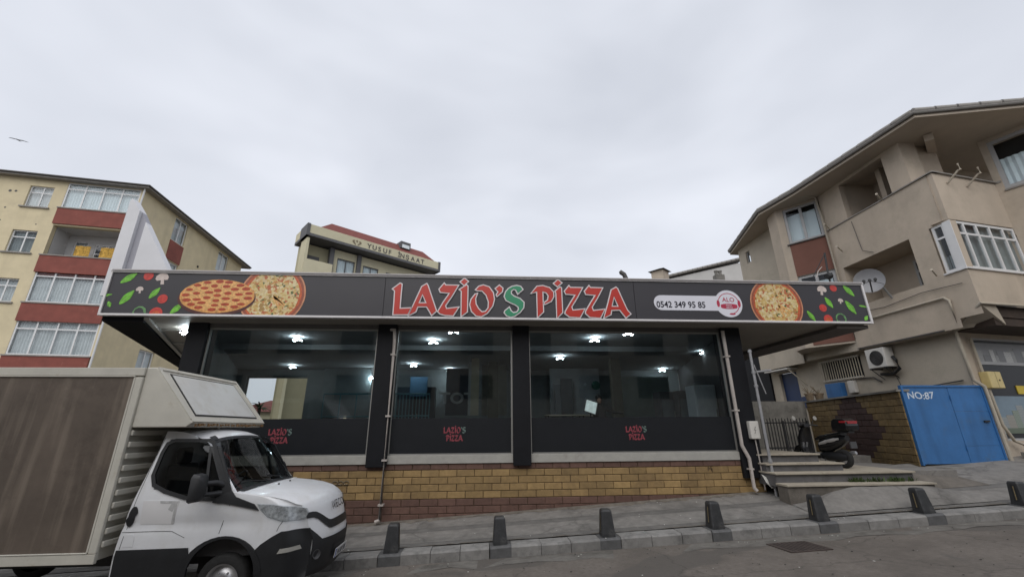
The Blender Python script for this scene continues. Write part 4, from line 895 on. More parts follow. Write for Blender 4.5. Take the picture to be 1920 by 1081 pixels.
for sd_ in (-1, 1):
    side_ring('window_rubber', SIDE_WIN, .012, -.035, M['plastic'], .016, sd_)
    side_patch('side_window', SIDE_WIN, M['cabside'], 0.006, sd_)
    side_patch('window_seal', [(-1.80, 2.062), (-1.70, 2.062), (-1.62, 2.0), (-1.30, 1.44), (-1.22, 1.33), (-0.95, 1.24), (-0.88, 1.14), (-1.2, 1.205), (-1.52, 1.255), (-1.50, 1.29), (-1.42, 1.42)], M['plastic'], 0.020, sd_)
    # quarter-light divider
    side_patch('window_divider', [(-1.80, 2.06), (-1.76, 2.06), (-1.60, 1.29), (-1.64, 1.29)], M['plastic'], 0.018, sd_)
    # sill cladding, wheel arch lip and bumper corner in black plastic
    arc_ = [(WC.x+0.53*math.cos(R(a)), WC.y+0.47*math.sin(R(a))) for a in range(180, -1, -10)]
    arcin = [(WC.x+0.44*math.cos(R(a)), WC.y+0.44*math.sin(R(a))) for a in range(0, 181, 10)]
    side_patch('wheel_arch_trim', arc_+arcin, M['plastic'], 0.022, sd_, res=0.05)
    side_patch('sill_cladding', [(-2.64, .23), (-2.63, .69), (-1.72, .70), (-1.70, .62), (-1.72, .36), (-1.72, .23)], M['plastic'], 0.014, sd_)
    side_patch('bumper_corner', [(-0.82, .24), (-0.79, .44), (-0.84, .66), (-0.78, .72), (-0.66, .80), (-0.54, .865), (-0.40, .87), (-0.235, .86), (-0.205, .77), (-0.198, .72), (-0.205, .45), (-0.225, .25)], M['plastic'], 0.016, sd_, res=0.05)
    side_patch('headlight', [(-0.90, 1.215), (-0.86, 1.16), (-0.74, 1.06), (-0.55, 1.00), (-0.36, 0.985), (-0.30, 1.00), (-0.27, 1.06), (-0.30, 1.125), (-0.45, 1.155), (-0.68, 1.20)], M['lens'], 0.010, sd_, res=0.045)
    side_patch('headlight_cover', [(-0.91, 1.222), (-0.865, 1.155), (-0.745, 1.05), (-0.55, 0.99), (-0.35, 0.975), (-0.285, 0.99), (-0.255, 1.06), (-0.29, 1.13), (-0.45, 1.165), (-0.68, 1.21)], M['lampglass'], 0.022, sd_, res=0.05)
    side_patch('indicator_lamp', [(-0.55, .60), (-0.52, .655), (-0.32, .665), (-0.30, .615)], M['sill'], 0.026, sd_, res=0.05)
    dh = side_patch('door_handle', [(-2.545+0.055*math.cos(R(a))*1.0+(0.02 if math.sin(R(a)) > 0 else -0.01), 1.09+0.125*math.sin(R(a))) for a in range(0, 360, 20)], M['plastic'], 0.016, sd_, res=0.04)
    # panel gaps
    def gapline(pts, w=0.006):
        a = [Vector(p) for p in pts]; L_, R_ = [], []
        for i, p in enumerate(a):
            t = (a[min(i+1, len(a)-1)]-a[max(i-1, 0)]).normalized(); nrm = Vector((-t.y, t.x))*w/2; L_.append(tuple(p+nrm)); R_.append(tuple(p-nrm))
        side_patch('panel_gap', L_+R_[::-1], M['gap'], 0.0022, sd_, res=0.12)
    gapline([(-2.60, .70), (-2.56, 1.1), (-2.50, 1.7), (-2.46, 2.10)])
    gapline([(-1.36, .86), (-1.34, 1.0), (-1.28, 1.23)])
    gapline([(-2.62, .90), (-2.1, .905), (-1.98, .90), (-1.80, .82)], 0.005)
    gapline([(-0.54, .99), (-0.58, .93), (-0.60, .87)], 0.006)
    if sd_ == -1:
        side_patch('door_sticker', [(-2.42, .99), (-2.44, 1.285), (-1.97, 1.275), (-1.99, .985)], M['sticker'], 0.0045, sd_, res=0.1)
        side_patch('sticker_residue', [(-2.22, 1.279), (-2.21, 1.25), (-2.06, 1.245), (-2.09, 1.17), (-2.03, 1.14), (-1.972, 1.273)], M['stickergrey'], 0.006, sd_, res=0.06)
        side_patch('sticker_residue', [(-2.02, .99), (-2.01, 1.20), (-1.985, 1.23), (-1.985, .987)], M['stickergrey'], 0.006, sd_, res=0.06)
        side_patch('fuel_flap', [(-2.57, .725), (-2.565, .87), (-2.47, .872), (-2.445, .85), (-2.44, .727)], M['truckwhite'], 0.004, sd_, res=0.06)
    # mirror
    mr = MB(TM); y0 = sd_*1.17
    L = Matrix.Translation((-1.66, y0, 1.46)) @ Matrix.Rotation(R(12*sd_), 4, 'Z')
    ring = [(-.10, -.16), (-.10, .13), (-.07, .175), (.06, .18), (.095, .14), (.09, -.12), (.05, -.18), (-.06, -.185)]
    vs = [L @ Vector((0.0, sd_*0.03+u, v)) for u, v in ring] + [L @ Vector((0.10, sd_*0.03+u*0.86, v*0.9)) for u, v in ring] + [L @ Vector((0.14, sd_*0.03+u*0.45, v*0.6)) for u, v in ring]
    mr.add(vs, [[i, (i+1) % 8, 8+(i+1) % 8, 8+i] for i in range(8)] + [[8+i, 8+(i+1) % 8, 16+(i+1) % 8, 16+i] for i in range(8)] + [list(range(8)), [16+i for i in range(8)]])
    mo = mr.build('mirror', M['plastic'], truck, smooth=40)
    mr = MB(TM); mr.tube([(-1.60, sd_*1.13, 1.50), (-1.50, sd_*1.02, 1.50), (-1.44, sd_*0.93, 1.46)], [0.035, 0.04, 0.05], 8); mr.tube([(-1.60, sd_*1.13, 1.36), (-1.50, sd_*1.02, 1.36), (-1.44, sd_*0.94, 1.36)], [0.03, 0.035, 0.05], 8); mr.build('mirror_arm', M['plastic'], mo, smooth=50)
# front skin pieces: windscreen, grille, lower bumper, badge, plate
def front_patch(name, za, zb, sa, sb, m, off, parent=truck, nz=10, ns=20, shape=None, smooth=35):
    mb = MB(TM); vs = []
    for j in range(nz+1):
        for i in range(ns+1):
            s = lerp(sa, sb, i/ns); lo, hi = (za, zb) if shape is None else shape(s); z = lerp(lo, hi, j/nz)
            p = surf(frontx(z), z, s); q = surf(frontx(z+.01), z+.01, s); r_ = surf(frontx(z), z, min(1, s+.02)) if s < .98 else surf(frontx(z), z, s-.02)
            nrm = (r_-p).cross(q-p) if s < .98 else (p-r_).cross(q-p); nrm.normalize()
            if nrm.x < 0 : nrm = -nrm
            vs.append(p+nrm*off)
    mb.add(vs, [[j*(ns+1)+i, j*(ns+1)+i+1, (j+1)*(ns+1)+i+1, (j+1)*(ns+1)+i] for j in range(nz) for i in range(ns)]); return mb.build(name, m, parent, smooth=smooth)
ws = front_patch('windscreen', 1.425, 2.10, -.965, .965, M['cabglass'], 0.004)
front_patch('screen_cowl', 1.412, 1.435, -.93, .93, M['plastic'], 0.010, nz=3)
front_patch('screen_header', 2.075, 2.115, -.95, .95, M['plastic'], 0.007, nz=3)
for s in (-1, 1): front_patch('roof_marker', 2.10, 2.15, s*.80, s*.92, M['plastic'], 0.018, nz=3, ns=4)
front_patch('grille', .80, 1.0, -.999, .999, M['plastic'], 0.014, ns=30, shape=lambda s: (.785+.20*sstep(.50, .90, abs(s)), .895+.165*sstep(.45, .86, abs(s))))
front_patch('lower_bumper', .24, .72, -.995, .995, M['plastic'], 0.015, shape=lambda s: (.24, .685+.17*sstep(.82, .98, abs(s))))
front_patch('air_intake', .40, .56, -.42, .42, M['iron'], 0.022, nz=4)
for s in (-1, 1):
    c = surf(frontx(.50), .50, s*.86); mb = MB(TM); mb.lathe([(.001, .03), (.04, .03), (.062, .045), (.07, .02), (.07, -.06)], c+Vector((-.02, 0, 0)), (1, s*.75, 0), 16); mb.build('fog_lamp', M['plasticgrey'], truck, smooth=40)
def fm(zc, s0, s1, off):
    p0, p1 = surf(frontx(zc), zc, s0), surf(frontx(zc), zc, s1); ex = (p1-p0).normalized(); up = surf(frontx(zc+.05), zc+.05, (s0+s1)/2)-surf(frontx(zc), zc, (s0+s1)/2); up.normalize(); nr = ex.cross(up); mid = (p0+p1)/2
    if nr.x < 0: nr = -nr
    return lambda u, v, w: TM @ (mid+nr*(off+w)+ex*u+up*v)
text_mesh('IVECO', fm(1.02, -.22, .22, .010), 0.118, True, 0.012, 0.010, sx=1.0, sp=1.22).build('badge_lettering', M['ink'], truck)
f3 = fm(.43, -.30, .25, .045); pl = MB(); pl.poly([[(-.26, -.06), (.26, -.06), (.26, .06), (-.26, .06)]], f3, 0.008); po = pl.build('number_plate', M['platewhite'], truck)
pl = MB(); pl.poly([[(-.255, -.055), (-.215, -.055), (-.215, .055), (-.255, .055)]], f3, 0.010); pl.build('plate_band', mat('plate_blue', (.02, .06, .3), .5), po)
text_mesh('34 BP 38', lambda u, v, w: f3(u+.02, v-.04, .009+w), 0.075, True, 0.02, 0.002).build('plate_characters', M['ink'], po)
for s in (-.35, .05):     # washer jets and wipers
    p = surf(-0.93, 1.4, s); mb = MB(TM); mb.lathe([(.001, .02), (.012, .016), (.016, 0)], p, (0, 0, 1), 8); mb.build('washer_jet', M['iron'], truck)
for s in (-.25, .35):
    mb = MB(TM); mb.tube([surf(frontx(1.43), 1.43, s)+Vector((.03, 0, .02)), surf(frontx(1.47), 1.47, s-.3)+Vector((.03, 0, .015)), surf(frontx(1.52), 1.52, s-.62)+Vector((.028, 0, .012))], .009, 6); mb.build('wiper', M['iron'], truck)
# wheels
def wheel(x, sd_):
    c = Vector((x, sd_*0.80, HUBZ)); mb = MB(TM); mb.lathe([(.22, -.10), (.29, -.11), (.325, -.09), (.34, -.05), (.34, .05), (.325, .09), (.30, .11), (.22, .10)], c, (0, sd_, 0), 36); w = mb.build('wheel', M['tyre'], truck, smooth=50)
    mb = MB(TM); mb.lathe([(.222, .095), (.20, .085), (.185, .03), (.13, .045), (.09, .085), (.085, .10), (.001, .10)], c, (0, sd_, 0), 28); mb.build('rim', M['chrome'], w, smooth=40)
    for k in range(6):
        a = 2*math.pi*k/6; mb = MB(TM); mb.lathe([(.012, 0), (.012, .02), (.001, .022)], c+Vector((.115*math.cos(a), sd_*.06, .115*math.sin(a))), (0, sd_, 0), 6); mb.build('wheel_nut', M['galv'], w)
for sd_ in (-1, 1): wheel(WC.x, sd_); wheel(-5.1, sd_)
mb = MB(TM); mb.box(-1.75, -.78, -.62, .62, .3, 1.0); mb.build('wheel_house', M['gap'], truck)
for sy in (-.42, .42):
    mb = MB(TM); mb.box(-7.2, -1.0, sy-.04, sy+.04, .38, .52); mb.build('chassis_rail', M['iron'], truck)
# cargo box
BX0, BX1, BZ0, BZ1, BW = -7.4, -2.80, 0.56, 3.09, 1.08
mb = MB(TM); mb.box(BX0, BX1-.05, -BW+.03, BW-.03, BZ0+.02, BZ1-.02); mb.build('box_core', M['boxwhite'], truck)
for sd_ in (-1, 1):
    y = sd_*BW
    mb = MB(TM); mb.box(BX0, BX1-.13, min(y, y-sd_*.02), max(y, y-sd_*.02), BZ0+.135, BZ1-.125); mb.build('side_panel', M['ply'], truck)
    for (z0, z1, o) in ((BZ1-.115, BZ1, .012), (BZ1-.135, BZ1-.118, .02), (BZ0, BZ0+.115, .012), (BZ0+.118, BZ0+.135, .018)):
        mb = MB(TM); a, b = y-sd_*.04, y+sd_*o; mb.box(BX0, BX1-(.0 if z1-z0 > .05 else .11), min(a, b), max(a, b), z0, z1); mb.build('edge_rail', M['boxwhite'], truck, bevel=0.006)
    a, b = y-sd_*.04, y+sd_*.014; mb = MB(TM); mb.box(BX1-.10, BX1, min(a, b), max(a, b), BZ0+.116, BZ1-.137); mb.build('corner_post', M['boxwhite'], truck, bevel=0.01)
    a, b = y-sd_*.01, y+sd_*.012; mb = MB(TM); mb.box(BX1-.125, BX1-.103, min(a, b), max(a, b), BZ0+.137, BZ1-.137); mb.build('edge_rail', M['boxwhite'], truck)
    a, b = y, y+sd_*.016; mb = MB(TM); mb.box(-4.05, -3.95, min(a, b), max(a, b), BZ0+.005, BZ0+.09); mb.build('side_marker', M['rustm'], truck)
for k in range(11):        # pressed ribs of the box front
    z = BZ0+.18+k*.155; mb = MB(TM); mb.box(BX1+.001, BX1+.035, -BW+.03, BW-.03, z, z+.075); mb.build('front_rib', M['boxwhite'], truck, bevel=0.012)
# wind deflector above the cab
VP = [(-2.80, 3.10), (-2.66, 3.10), (-1.98, 2.31), (-2.06, 2.245), (-2.80, 2.245)]
mb = MB(TM); nv = len(VP)
vs = [(x, -BW+.02, z) for x, z in VP] + [(x, BW-.02, z) for x, z in VP]
mb.add(vs, [[i, (i+1) % nv, nv+(i+1) % nv, nv+i] for i in range(nv)] + [list(range(nv)), [nv+i for i in range(nv)]]); df = mb.build('wind_deflector', M['boxwhite'], truck, bevel=0.015)
d = Vector((0.68, 0, -0.79)); d.normalize(); nrm = Vector((0.79, 0, 0.68)).normalized(); o = Vector((-2.66, 0, 3.10))
def dpt(u, v, w): return TM @ (o+d*u+Vector((0, v, 0))+nrm*w)
mb = MB(); mb.poly([[(.10, -.86), (.92, -.90), (.92, .90), (.10, .86)]], dpt, .008); mb.build('deflector_gasket', M['gap'], df)
mb = MB(); mb.poly([[(.125, -.835), (.895, -.872), (.895, .872), (.125, .835)]], dpt, .013); mb.build('deflector_panel', M['visorwhite'], df)
for (u0, u1, v0, v1) in ((.0, .05, -1.05, 1.05), (.985, 1.035, -1.05, 1.05)):
    mb = MB(); mb.poly([[(u0, v0), (u1, v0), (u1, v1), (u0, v1)]], dpt, .016); mb.build('deflector_rail', M['boxwhite'], df)
for v0 in (-1.062, 1.0):
    mb = MB(); mb.poly([[(.051, v0), (.984, v0), (.984, v0+.062), (.051, v0+.062)]], dpt, .014); mb.build('deflector_rail', M['boxwhite'], df)
mb = MB(TM)
for k in range(26):
    y = lerp(-1.0, 1.0, k/25)+random.uniform(-.03, .03); s = random.uniform(.008, .03); mb.box(-1.99, -1.968, y-s, y+s, 2.262+random.uniform(-.01, .015), 2.285+random.uniform(0, .015))
tag(mb.build('rust_spots', M['rustm'], df), kind='stuff')
mb = MB(TM); mb.tube([(-5.0, -.95, .3), (-5.02, -.95, .56)], .02, 6); mb.build('stay', M['galv'], truck)

# ================================================================ BUILDINGS
def window(parent, L, x0, x1, z0, z1, y, cols=(0.5,), tr=None, fw=0.06, fm_='pvc', curtain='curtain', cz=None, dark_back=True, fold=0.16, skip=()):
    """frame in the wall plane y (local, outward = -y) with panes and a curtain behind them"""
    xs = [x0] + [lerp(x0, x1, c) for c in cols] + [x1]; zt = None if tr is None else lerp(z0, z1, tr)
    mb = MB(L); d = 0.05
    mb.box(x0, x1, y, y+d, z0, z0+fw); mb.box(x0, x1, y, y+d, z1-fw, z1); mb.box(x0, x0+fw, y, y+d, z0+fw, z1-fw); mb.box(x1-fw, x1, y, y+d, z0+fw, z1-fw)
    for x in xs[1:-1]: mb.box(x-fw/2, x+fw/2, y-.004, y+d, z0+fw, z1-fw)
    if zt: 
        for a, b in zip(xs, xs[1:]): mb.box(a+fw*.5, b-fw*.5, y-.002, y+d-.01, zt-fw*.45, zt+fw*.45)
    w = mb.build('window', M[fm_], parent)
    rows = [(z0+fw, z1-fw)] if not zt else [(z0+fw, zt-fw*.45), (zt+fw*.45, z1-fw)]
    for i, (a, b) in enumerate(zip(xs, xs[1:])):
        for j, (c, e) in enumerate(rows):
            mb = MB(L); mb.quad((a+fw*.4, y+.03, c), (b-fw*.4, y+.03, c), (b-fw*.4, y+.03, e), (a+fw*.4, y+.03, e)); mb.build('pane', M['winglass'], w)
    if curtain:
        mb = MB(L); n = max(4, int((x1-x0)/fold)*4); zc0, zc1 = (z0, z1) if cz is None else cz
        vs = []
        for k in range(n+1):
            x = lerp(x0, x1, k/n); yy = y+0.16+0.028*math.sin(k*math.pi/2+random.uniform(-.3, .3)); vs += [(x, yy, zc0), (x, yy, zc1)]
        mb.add(vs, [[2*k, 2*k+2, 2*k+3, 2*k+1] for k in range(n)]); mb.build('curtain', M[curtain], w)
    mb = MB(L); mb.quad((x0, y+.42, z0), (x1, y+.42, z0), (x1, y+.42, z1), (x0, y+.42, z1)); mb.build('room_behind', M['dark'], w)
    return w

# ---- left apartment block
AP = Vector((-23.57, 27.0, 0)); ARZ = math.atan2(.16, .987)
apt = thing('apartment_block', 'cream four-storey apartment block with brick-red balcony bands, at left', 'building', AP, ARZ)
LA = ROOTM[apt.name]
ZE = 18.03
smalls = [(-6.26, -4.95, z, z+1.5) for z in (16.02, 12.84, 9.62, 6.42)] + [(-10.4, -9.1, z, z+1.5) for z in (16.02, 12.84, 9.62, 6.42)]
BAYX0, BAYX1 = -4.28, -0.12
bayrows = [(16.13, 17.98), (12.80, 14.85), (9.68, 11.80), (6.48, 8.55), (3.3, 5.35)]
holes = smalls + [(BAYX0, BAYX1, a, b) for a, b in bayrows]
mb = MB(LA); mb.wall(-13.5, 0, -1.5, ZE, holes, 0, 0.3); mb.build('front_wall', M['cream'], apt)
SH = Matrix(((1, 0.09, 0, 0), (0, 1, 0, 0), (0, 0, 1, 0), (0, 0, 0, 1)))
LS = LA @ SH @ Matrix.Rotation(R(90), 4, 'Z')      # side wall frame: x runs back along the side, outward = -y
sidewin = [(3.70, 5.30, 16.05, 17.95), (3.70, 5.30, 12.85, 14.45), (3.70, 5.30, 9.65, 11.25), (3.7, 5.3, 6.2, 7.6), (10.1, 11.9, 16.05, 17.9), (10.1, 11.9, 12.85, 14.4)]
mb = MB(LS); mb.wall(0, 14.4, -1.5, ZE, sidewin, 0, 0.3); mb.build('side_wall', M['cream'], apt)
mb = MB(LA); mb.box(-13.4, -.7, 2.2, 14, -1.4, ZE-.1); mb.build('core', M['dark'], apt)
for a in smalls:
    window(apt, LA, *a, .10, (.55,), .70, .07, curtain='curtain' if random.random() < .8 else 'curtaingrey')
    mb = MB(LA); mb.box(a[0]-.15, a[1]+.12, -.10, .08, a[2]-.09, a[2]-.003); mb.build('sill', M['roofedge'], apt)
for i, (a, b) in enumerate(bayrows):
    if i == 1:        # open balcony
        mb = MB(LA)
        mb.quad((BAYX0, .32, a), (BAYX0, 1.5, a), (BAYX0, 1.5, b), (BAYX0, .32, b)); mb.quad((BAYX1, .32, a), (BAYX1, 1.5, a), (BAYX1, 1.5, b), (BAYX1, .32, b)); mb.quad((BAYX0, .32, b), (BAYX1, .32, b), (BAYX1, 1.5, b), (BAYX0, 1.5, b)); mb.quad((BAYX0, .32, a-.6), (BAYX1, .32, a-.6), (BAYX1, 1.5, a-.6), (BAYX0, 1.5, a-.6))
        mb.build('balcony_recess', M['balcwall'], apt)
        mb = MB(LA); mb.wall(BAYX0, BAYX1, a-.6, b, [(-3.9, -3.1, a-.55, b-.45), (-2.7, -1.2, a+.1, b-.55)], 1.5, 1.6); mb.build('balcony_back_wall', M['balcwall'], apt)
        window(apt, LA, -3.9, -3.1, a-.55, b-.45, 1.53, (), .8, .07); window(apt, LA, -2.7, -1.2, a+.1, b-.55, 1.53, (.5,), .5, .07, curtain=None)
        for (x0, lab) in ((-3.15, 'golden patterned rug hung on the open balcony, left of the pair'), (-1.75, 'golden patterned rug hung on the open balcony, right of the pair')):
            mb = MB(LA); n = 8; vs = []
            for k in range(n+1):
                x = x0+.82*k/n; yy = .62+.02*math.sin(k*1.7); vs += [(x, yy, a+.08), (x, yy, a+.98), (x, yy+.02, a+.08), (x, yy+.02, a+.98)]
            mb.add(vs, [[4*k, 4*k+4, 4*k+5, 4*k+1] for k in range(n)] + [[4*k+2, 4*k+3, 4*k+7, 4*k+6] for k in range(n)] + [[4*k+1, 4*k+5, 4*k+7, 4*k+3] for k in range(n)] + [[4*k, 4*k+2, 4*k+6, 4*k+4] for k in range(n)] + [[0, 1, 3, 2], [4*n, 4*n+2, 4*n+3, 4*n+1]])
            tag(mb.build('hung_rug', M['woven']), lab, 'rug', 'rugs on the balcony')
        mb = MB(LA); mb.tube([(-3.9, .64, a+.98), (-.4, .64, a+.98)], .012, 6); mb.build('drying_rail', M['galv'], apt)
    else:
        cols = (.25, .5, .75) if i != 0 else (.25, .5, .75)
        window(apt, LA, BAYX0, BAYX1, a, b, .02, cols, .76 if i != 2 else .80, .085, curtain='curtain' if i else 'blind')
        if i == 2:
            mb = MB(LA); mb.box(BAYX0+.1, BAYX1-.1, .10, .14, b-.45, b-.06); mb.build('roller_blind', M['redband'], apt)
    # projecting balcony with red parapet band
    zb = a-.02; zl = a-1.18 if i < 4 else a-1.1
    mb = MB(LA); mb.box(BAYX0-.06, BAYX1+.06, -.10, .28, zl, zb-.06); mb.build('parapet_band', M['redband'], apt)
    mb = MB(LA); mb.box(BAYX0-.10, BAYX1+.10, -.14, .26, zb-.055, zb+.02); mb.build('parapet_coping', M['roofedge'], apt)
for k, a in enumerate(sidewin):
    window(apt, LS, *a, .10, (.5,), None, .09)
    if k in (0, 1, 2):
        mb = MB(LS); mb.box(a[0]-.02, a[1]+.02, -.05, .05, a[2]-1.55, a[2]-.05); mb.build('side_panel', M['redband'], apt)
mb = MB(LS); mb.lathe([(.10, -.02), (.10, .02), (.001, .02)], (7.6, -.03, 15.3), (0, -1, 0), 10); mb.build('vent_hole', M['dark'], apt)
for q in ((-7.2, 17.0), (-6.9, 17.02), (-7.1, 15.8), (-7.1, 14.9), (-5.2, 14.8)):
    mb = MB(LA); mb.lathe([(random.uniform(.04, .09), -.004), (.001, -.005)], (q[0], 0, q[1]), (0, 1, 0), 8); mb.build('wall_hole', M['gutter'], apt)
# roof: eave slab, gutter and hipped tiles
ea = [(-14.2, -.38), (.45, -.38), (.45+.09*15.5, 15.2), (-14.2, 15.2)]
mb = MB(LA); mb.poly([ea], lambda u, v, w: Vector((u, v, ZE+w)), .16); mb.build('eave', M['roofedge'], apt)
mb = MB(LA); mb.tube([LA.inverted() @ (LA @ Vector((-14.2, -.42, ZE+.15))), (.49, -.42, ZE+.15), (.49+.09*15.5, 15.2, ZE+.15)], .07, 8); mb.build('gutter', M['gutter'], apt, smooth=50)
rc = Vector((-6.5, 7.5, ZE+1.9)); mb = MB(LA); mb.add([(-14.2, -.38, ZE+.161), (.45, -.38, ZE+.161), (1.8, 15.2, ZE+.161), (-14.2, 15.2, ZE+.161), rc], [[0, 1, 4], [1, 2, 4], [2, 3, 4], [3, 0, 4]]); mb.build('roof', M['tile'], apt)
mb = MB(LA); mb.tube([(.12, -.12, ZE), (.10, -.12, 16), (.10, -.12, 3)], .055, 8); mb.build('downpipe', M['pvc'], apt)

# ---- white annex wall in front of the block, its top sloping down to the right
t0 = thing('rooftop_screen', 'white screen wall with steep sloping top at left end of the shop roof', 'wall', (-9.8, 12, 5.7))
kk = 12/21; wq_ = lambda l: [(x*kk, max(5.735, 2.2+(z-2.2)*kk)) for x, z in l]; wv = lambda u, v, w: Vector((u, 12-w, v))
mb = MB(); mb.poly([wq_([(-18.42, 8), (-17.80, 8), (-17.80, 13.0), (-18.32, 13.7), (-18.42, 13.6)])], wv, .28); mb.build('pier', M['whitewall'], t0)
mb = MB(); mb.poly([wq_([(-17.80, 8), (-17.42, 8), (-17.42, 12.4), (-17.80, 13.0)])], wv, .18); mb.build('grey_strip', M['greystrip'], t0)
mb = MB(); mb.poly([wq_([(-17.42, 8), (-15.0, 8), (-15.0, 8.6), (-15.95, 10.15), (-17.42, 12.4)])], wv, .23); mb.build('gable_panel', M['whitewall'], t0)

# ---- centre building with lettered fascia
CP = AY(572, 445, 38.0); CD = Vector((.775, .632, 0)); CRZ = math.atan2(CD.y, CD.x)
cb = thing('fascia_building', 'lemon building with lettered fascia and red tiled roof behind the shop', 'building', (CP.x, CP.y, 0), CRZ); LC = ROOTM[cb.name]
mb = MB(LC); mb.box(-.25, 14.6, -1.3, 2.2, 19.85, 20.75); mb.build('fascia', M['lemon'], cb)
mb = MB(LC); mb.box(-.27, 14.62, -1.34, 2.2, 19.58, 19.848); mb.build('fascia_soffit', M['greytrim'], cb)
for x in (-.30, 14.36):
    mb = MB(LC); mb.box(x, x+.28, -1.36, .6, 19.58, 20.80); mb.build('fascia_end', M['greytrim'], cb)
mb = MB(LC); mb.add([(.9, -1.25, 20.752), (13.9, -1.25, 20.752), (13.9, 5, 20.752), (.9, 5, 20.752), (2.2, -.25, 21.95), (12.8, -.25, 21.95), (12.8, 4, 21.95), (2.2, 4, 21.95)], [[0, 1, 5, 4], [1, 2, 6, 5], [2, 3, 7, 6], [3, 0, 4, 7], [4, 5, 6, 7]]); rf = mb.build('roof', M['tile'], cb)
mb = MB(LC); mb.box(9.6, 10.8, -.95, 1.0, 21.35, 22.15); mb.build('roof_light', M['greytrim'], rf)
mb = MB(LC); mb.box(9.75, 10.65, -.97, -.952, 21.4, 21.8); mb.build('roof_light_pane', M['blind'], rf)
wins = [(3.3, 5.1, 15.5, 18.6), (6.0, 7.7, 15.5, 18.5), (8.6, 10.3, 15.5, 18.4), (11.0, 12.6, 15.5, 18.3)]
mb = MB(LC); mb.wall(2.9, 14.2, -2, 19.42, wins, 0, .3); mb.build('wall', M['lemon'], cb)
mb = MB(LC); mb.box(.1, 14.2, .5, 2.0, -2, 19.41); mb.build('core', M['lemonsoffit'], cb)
mb = MB(LC); mb.box(-.1, 2.5, -1.2, -1.05, 15.8, 17.3); mb.build('balcony_parapet', M['lemon'], cb)
mb = MB(LC); mb.box(-.12, .12, -1.18, .49, -2, 19.41); mb.build('balcony_post', M['lemon'], cb)
for x in (2.45, 5.25): 
    mb = MB(LC); mb.box(x, x+.42, -.25, .25, -2, 19.415); mb.build('pilaster', M['greytrim'], cb)
for a in wins: window(cb, LC, *a, .06, (.5,), None, .09, 'greytrim', curtain='blind')
mb = MB(LC); mb.box(.5, 1.7, .43, .49, 17.5, 18.3); mb.build('balcony_window', M['greytrim'], cb)
fc = lambda u, v, w: LC @ Vector((u, -1.302-w, v))
for ch, x in zip('YUSUF', (5.62, 6.22, 6.86, 7.42, 8.06)): text_mesh(ch, lambda u, v, w: fc(x+u, 19.98+v, w), .52, False, .02, .02).build('fascia_letter', M['gutter'], cb)
for ch, x in zip('İNŞAAT', (9.15, 9.45, 10.10, 10.72, 11.38, 12.02)): text_mesh(ch, lambda u, v, w: fc(x+u, 19.98+v, w), .52, False, .02, .02).build('fascia_letter', M['gutter'], cb)
mb = MB()      # emblem: two leafy sprays below a star
for s in (-1, 1):
    for k in range(5):
        a = R(90+s*(25+22*k)); c = (4.55+.36*math.cos(a), 20.28-.26*math.sin(a)+.0); mb.poly([[(c[0]+.13*math.cos(R(q))*math.cos(a)-.05*math.sin(R(q))*math.sin(a), c[1]+.13*math.cos(R(q))*math.sin(a)+.05*math.sin(R(q))*math.cos(a)) for q in range(0, 360, 45)]], fc, .02)
mb.poly([[(4.55+(.16 if k % 2 == 0 else .07)*math.cos(R(90+36*k)), 20.38+(.16 if k % 2 == 0 else .07)*math.sin(R(90+36*k))) for k in range(10)]], fc, .02)
mb.build('emblem', mat('emblem_bronze', (.20, .16, .10), .6), cb)

# ---- things on the shop roof line
p = AY(1168, 512, 15); t = thing('roof_vent_pipe', 'dark bent vent pipe sticking up behind the sign', 'vent pipe', (p.x+.10, 15, 5.7))
mb = MB(); mb.tube([(p.x+.10, 15, 5.7), (p.x+.10, 15, p.z-.22), (p.x+.04, 15, p.z-.05), (p.x-.10, 15, p.z+.05), (p.x-.16, 15, p.z+.05)], .09, 10); mb.build('elbow', M['gutter'], t, smooth=50)
# ---- pale building and chimney at right rear
RBp = thing('pale_rear_building', 'pale grey rear building with a sloping tiled verge, left of the beige house', 'building', (16, 32, 1))
e0, e1 = AY(1258, 516, 32), AY(1378, 480, 29.5)
mb = MB(); mb.poly([[(e0.x-.3, 1), (e1.x+2.5, 1), (e1.x+2.5, e1.z+.6), (e0.x-.3, e0.z-.35)]], lambda u, v, w: Vector((u, 32-w*.0+w, v)), 6); mb.build('wall', mat('pale_grey_render', (.48, .47, .45), .9, .08, 1), RBp)
mb = MB(); L0, L1 = Vector((e0.x-.35, 31.9, e0.z-.22)), Vector((e1.x+2.5, 31.9, e1.z+.85)); mb.add([L0, L1, L1+Vector((0, 0, .22)), L0+Vector((0, 0, .22)), L0+Vector((0, 6, 0)), L1+Vector((0, 6, 0)), L1+Vector((0, 6, .22)), L0+Vector((0, 6, .22))], [[0, 1, 2, 3], [4, 7, 6, 5], [3, 2, 6, 7], [0, 4, 5, 1], [0, 3, 7, 4], [1, 5, 6, 2]]); rv = mb.build('roof', M['roofedge'], RBp)
for k in range(16):
    a = L0.lerp(L1, k/16)+Vector((0, -.03, .1)); b = L0.lerp(L1, (k+.9)/16)+Vector((0, -.03, .1)); mb = MB(); mb.tube([a, b], .12, 8); mb.build('verge_tile', M['roofedge'], rv, smooth=50)
c = AY(1237, 511, 26); t = thing('brick_chimney', 'squat square chimney with a dark cap behind the sign', 'chimney', (c.x, 26, 6))
L = Matrix.Translation((c.x, 26, 0)) @ Matrix.Rotation(R(40), 4, 'Z')
mb = MB(L); mb.box(-.42, .42, -.42, .42, 6, c.z+.05); mb.build('stack', M['beige'], t)
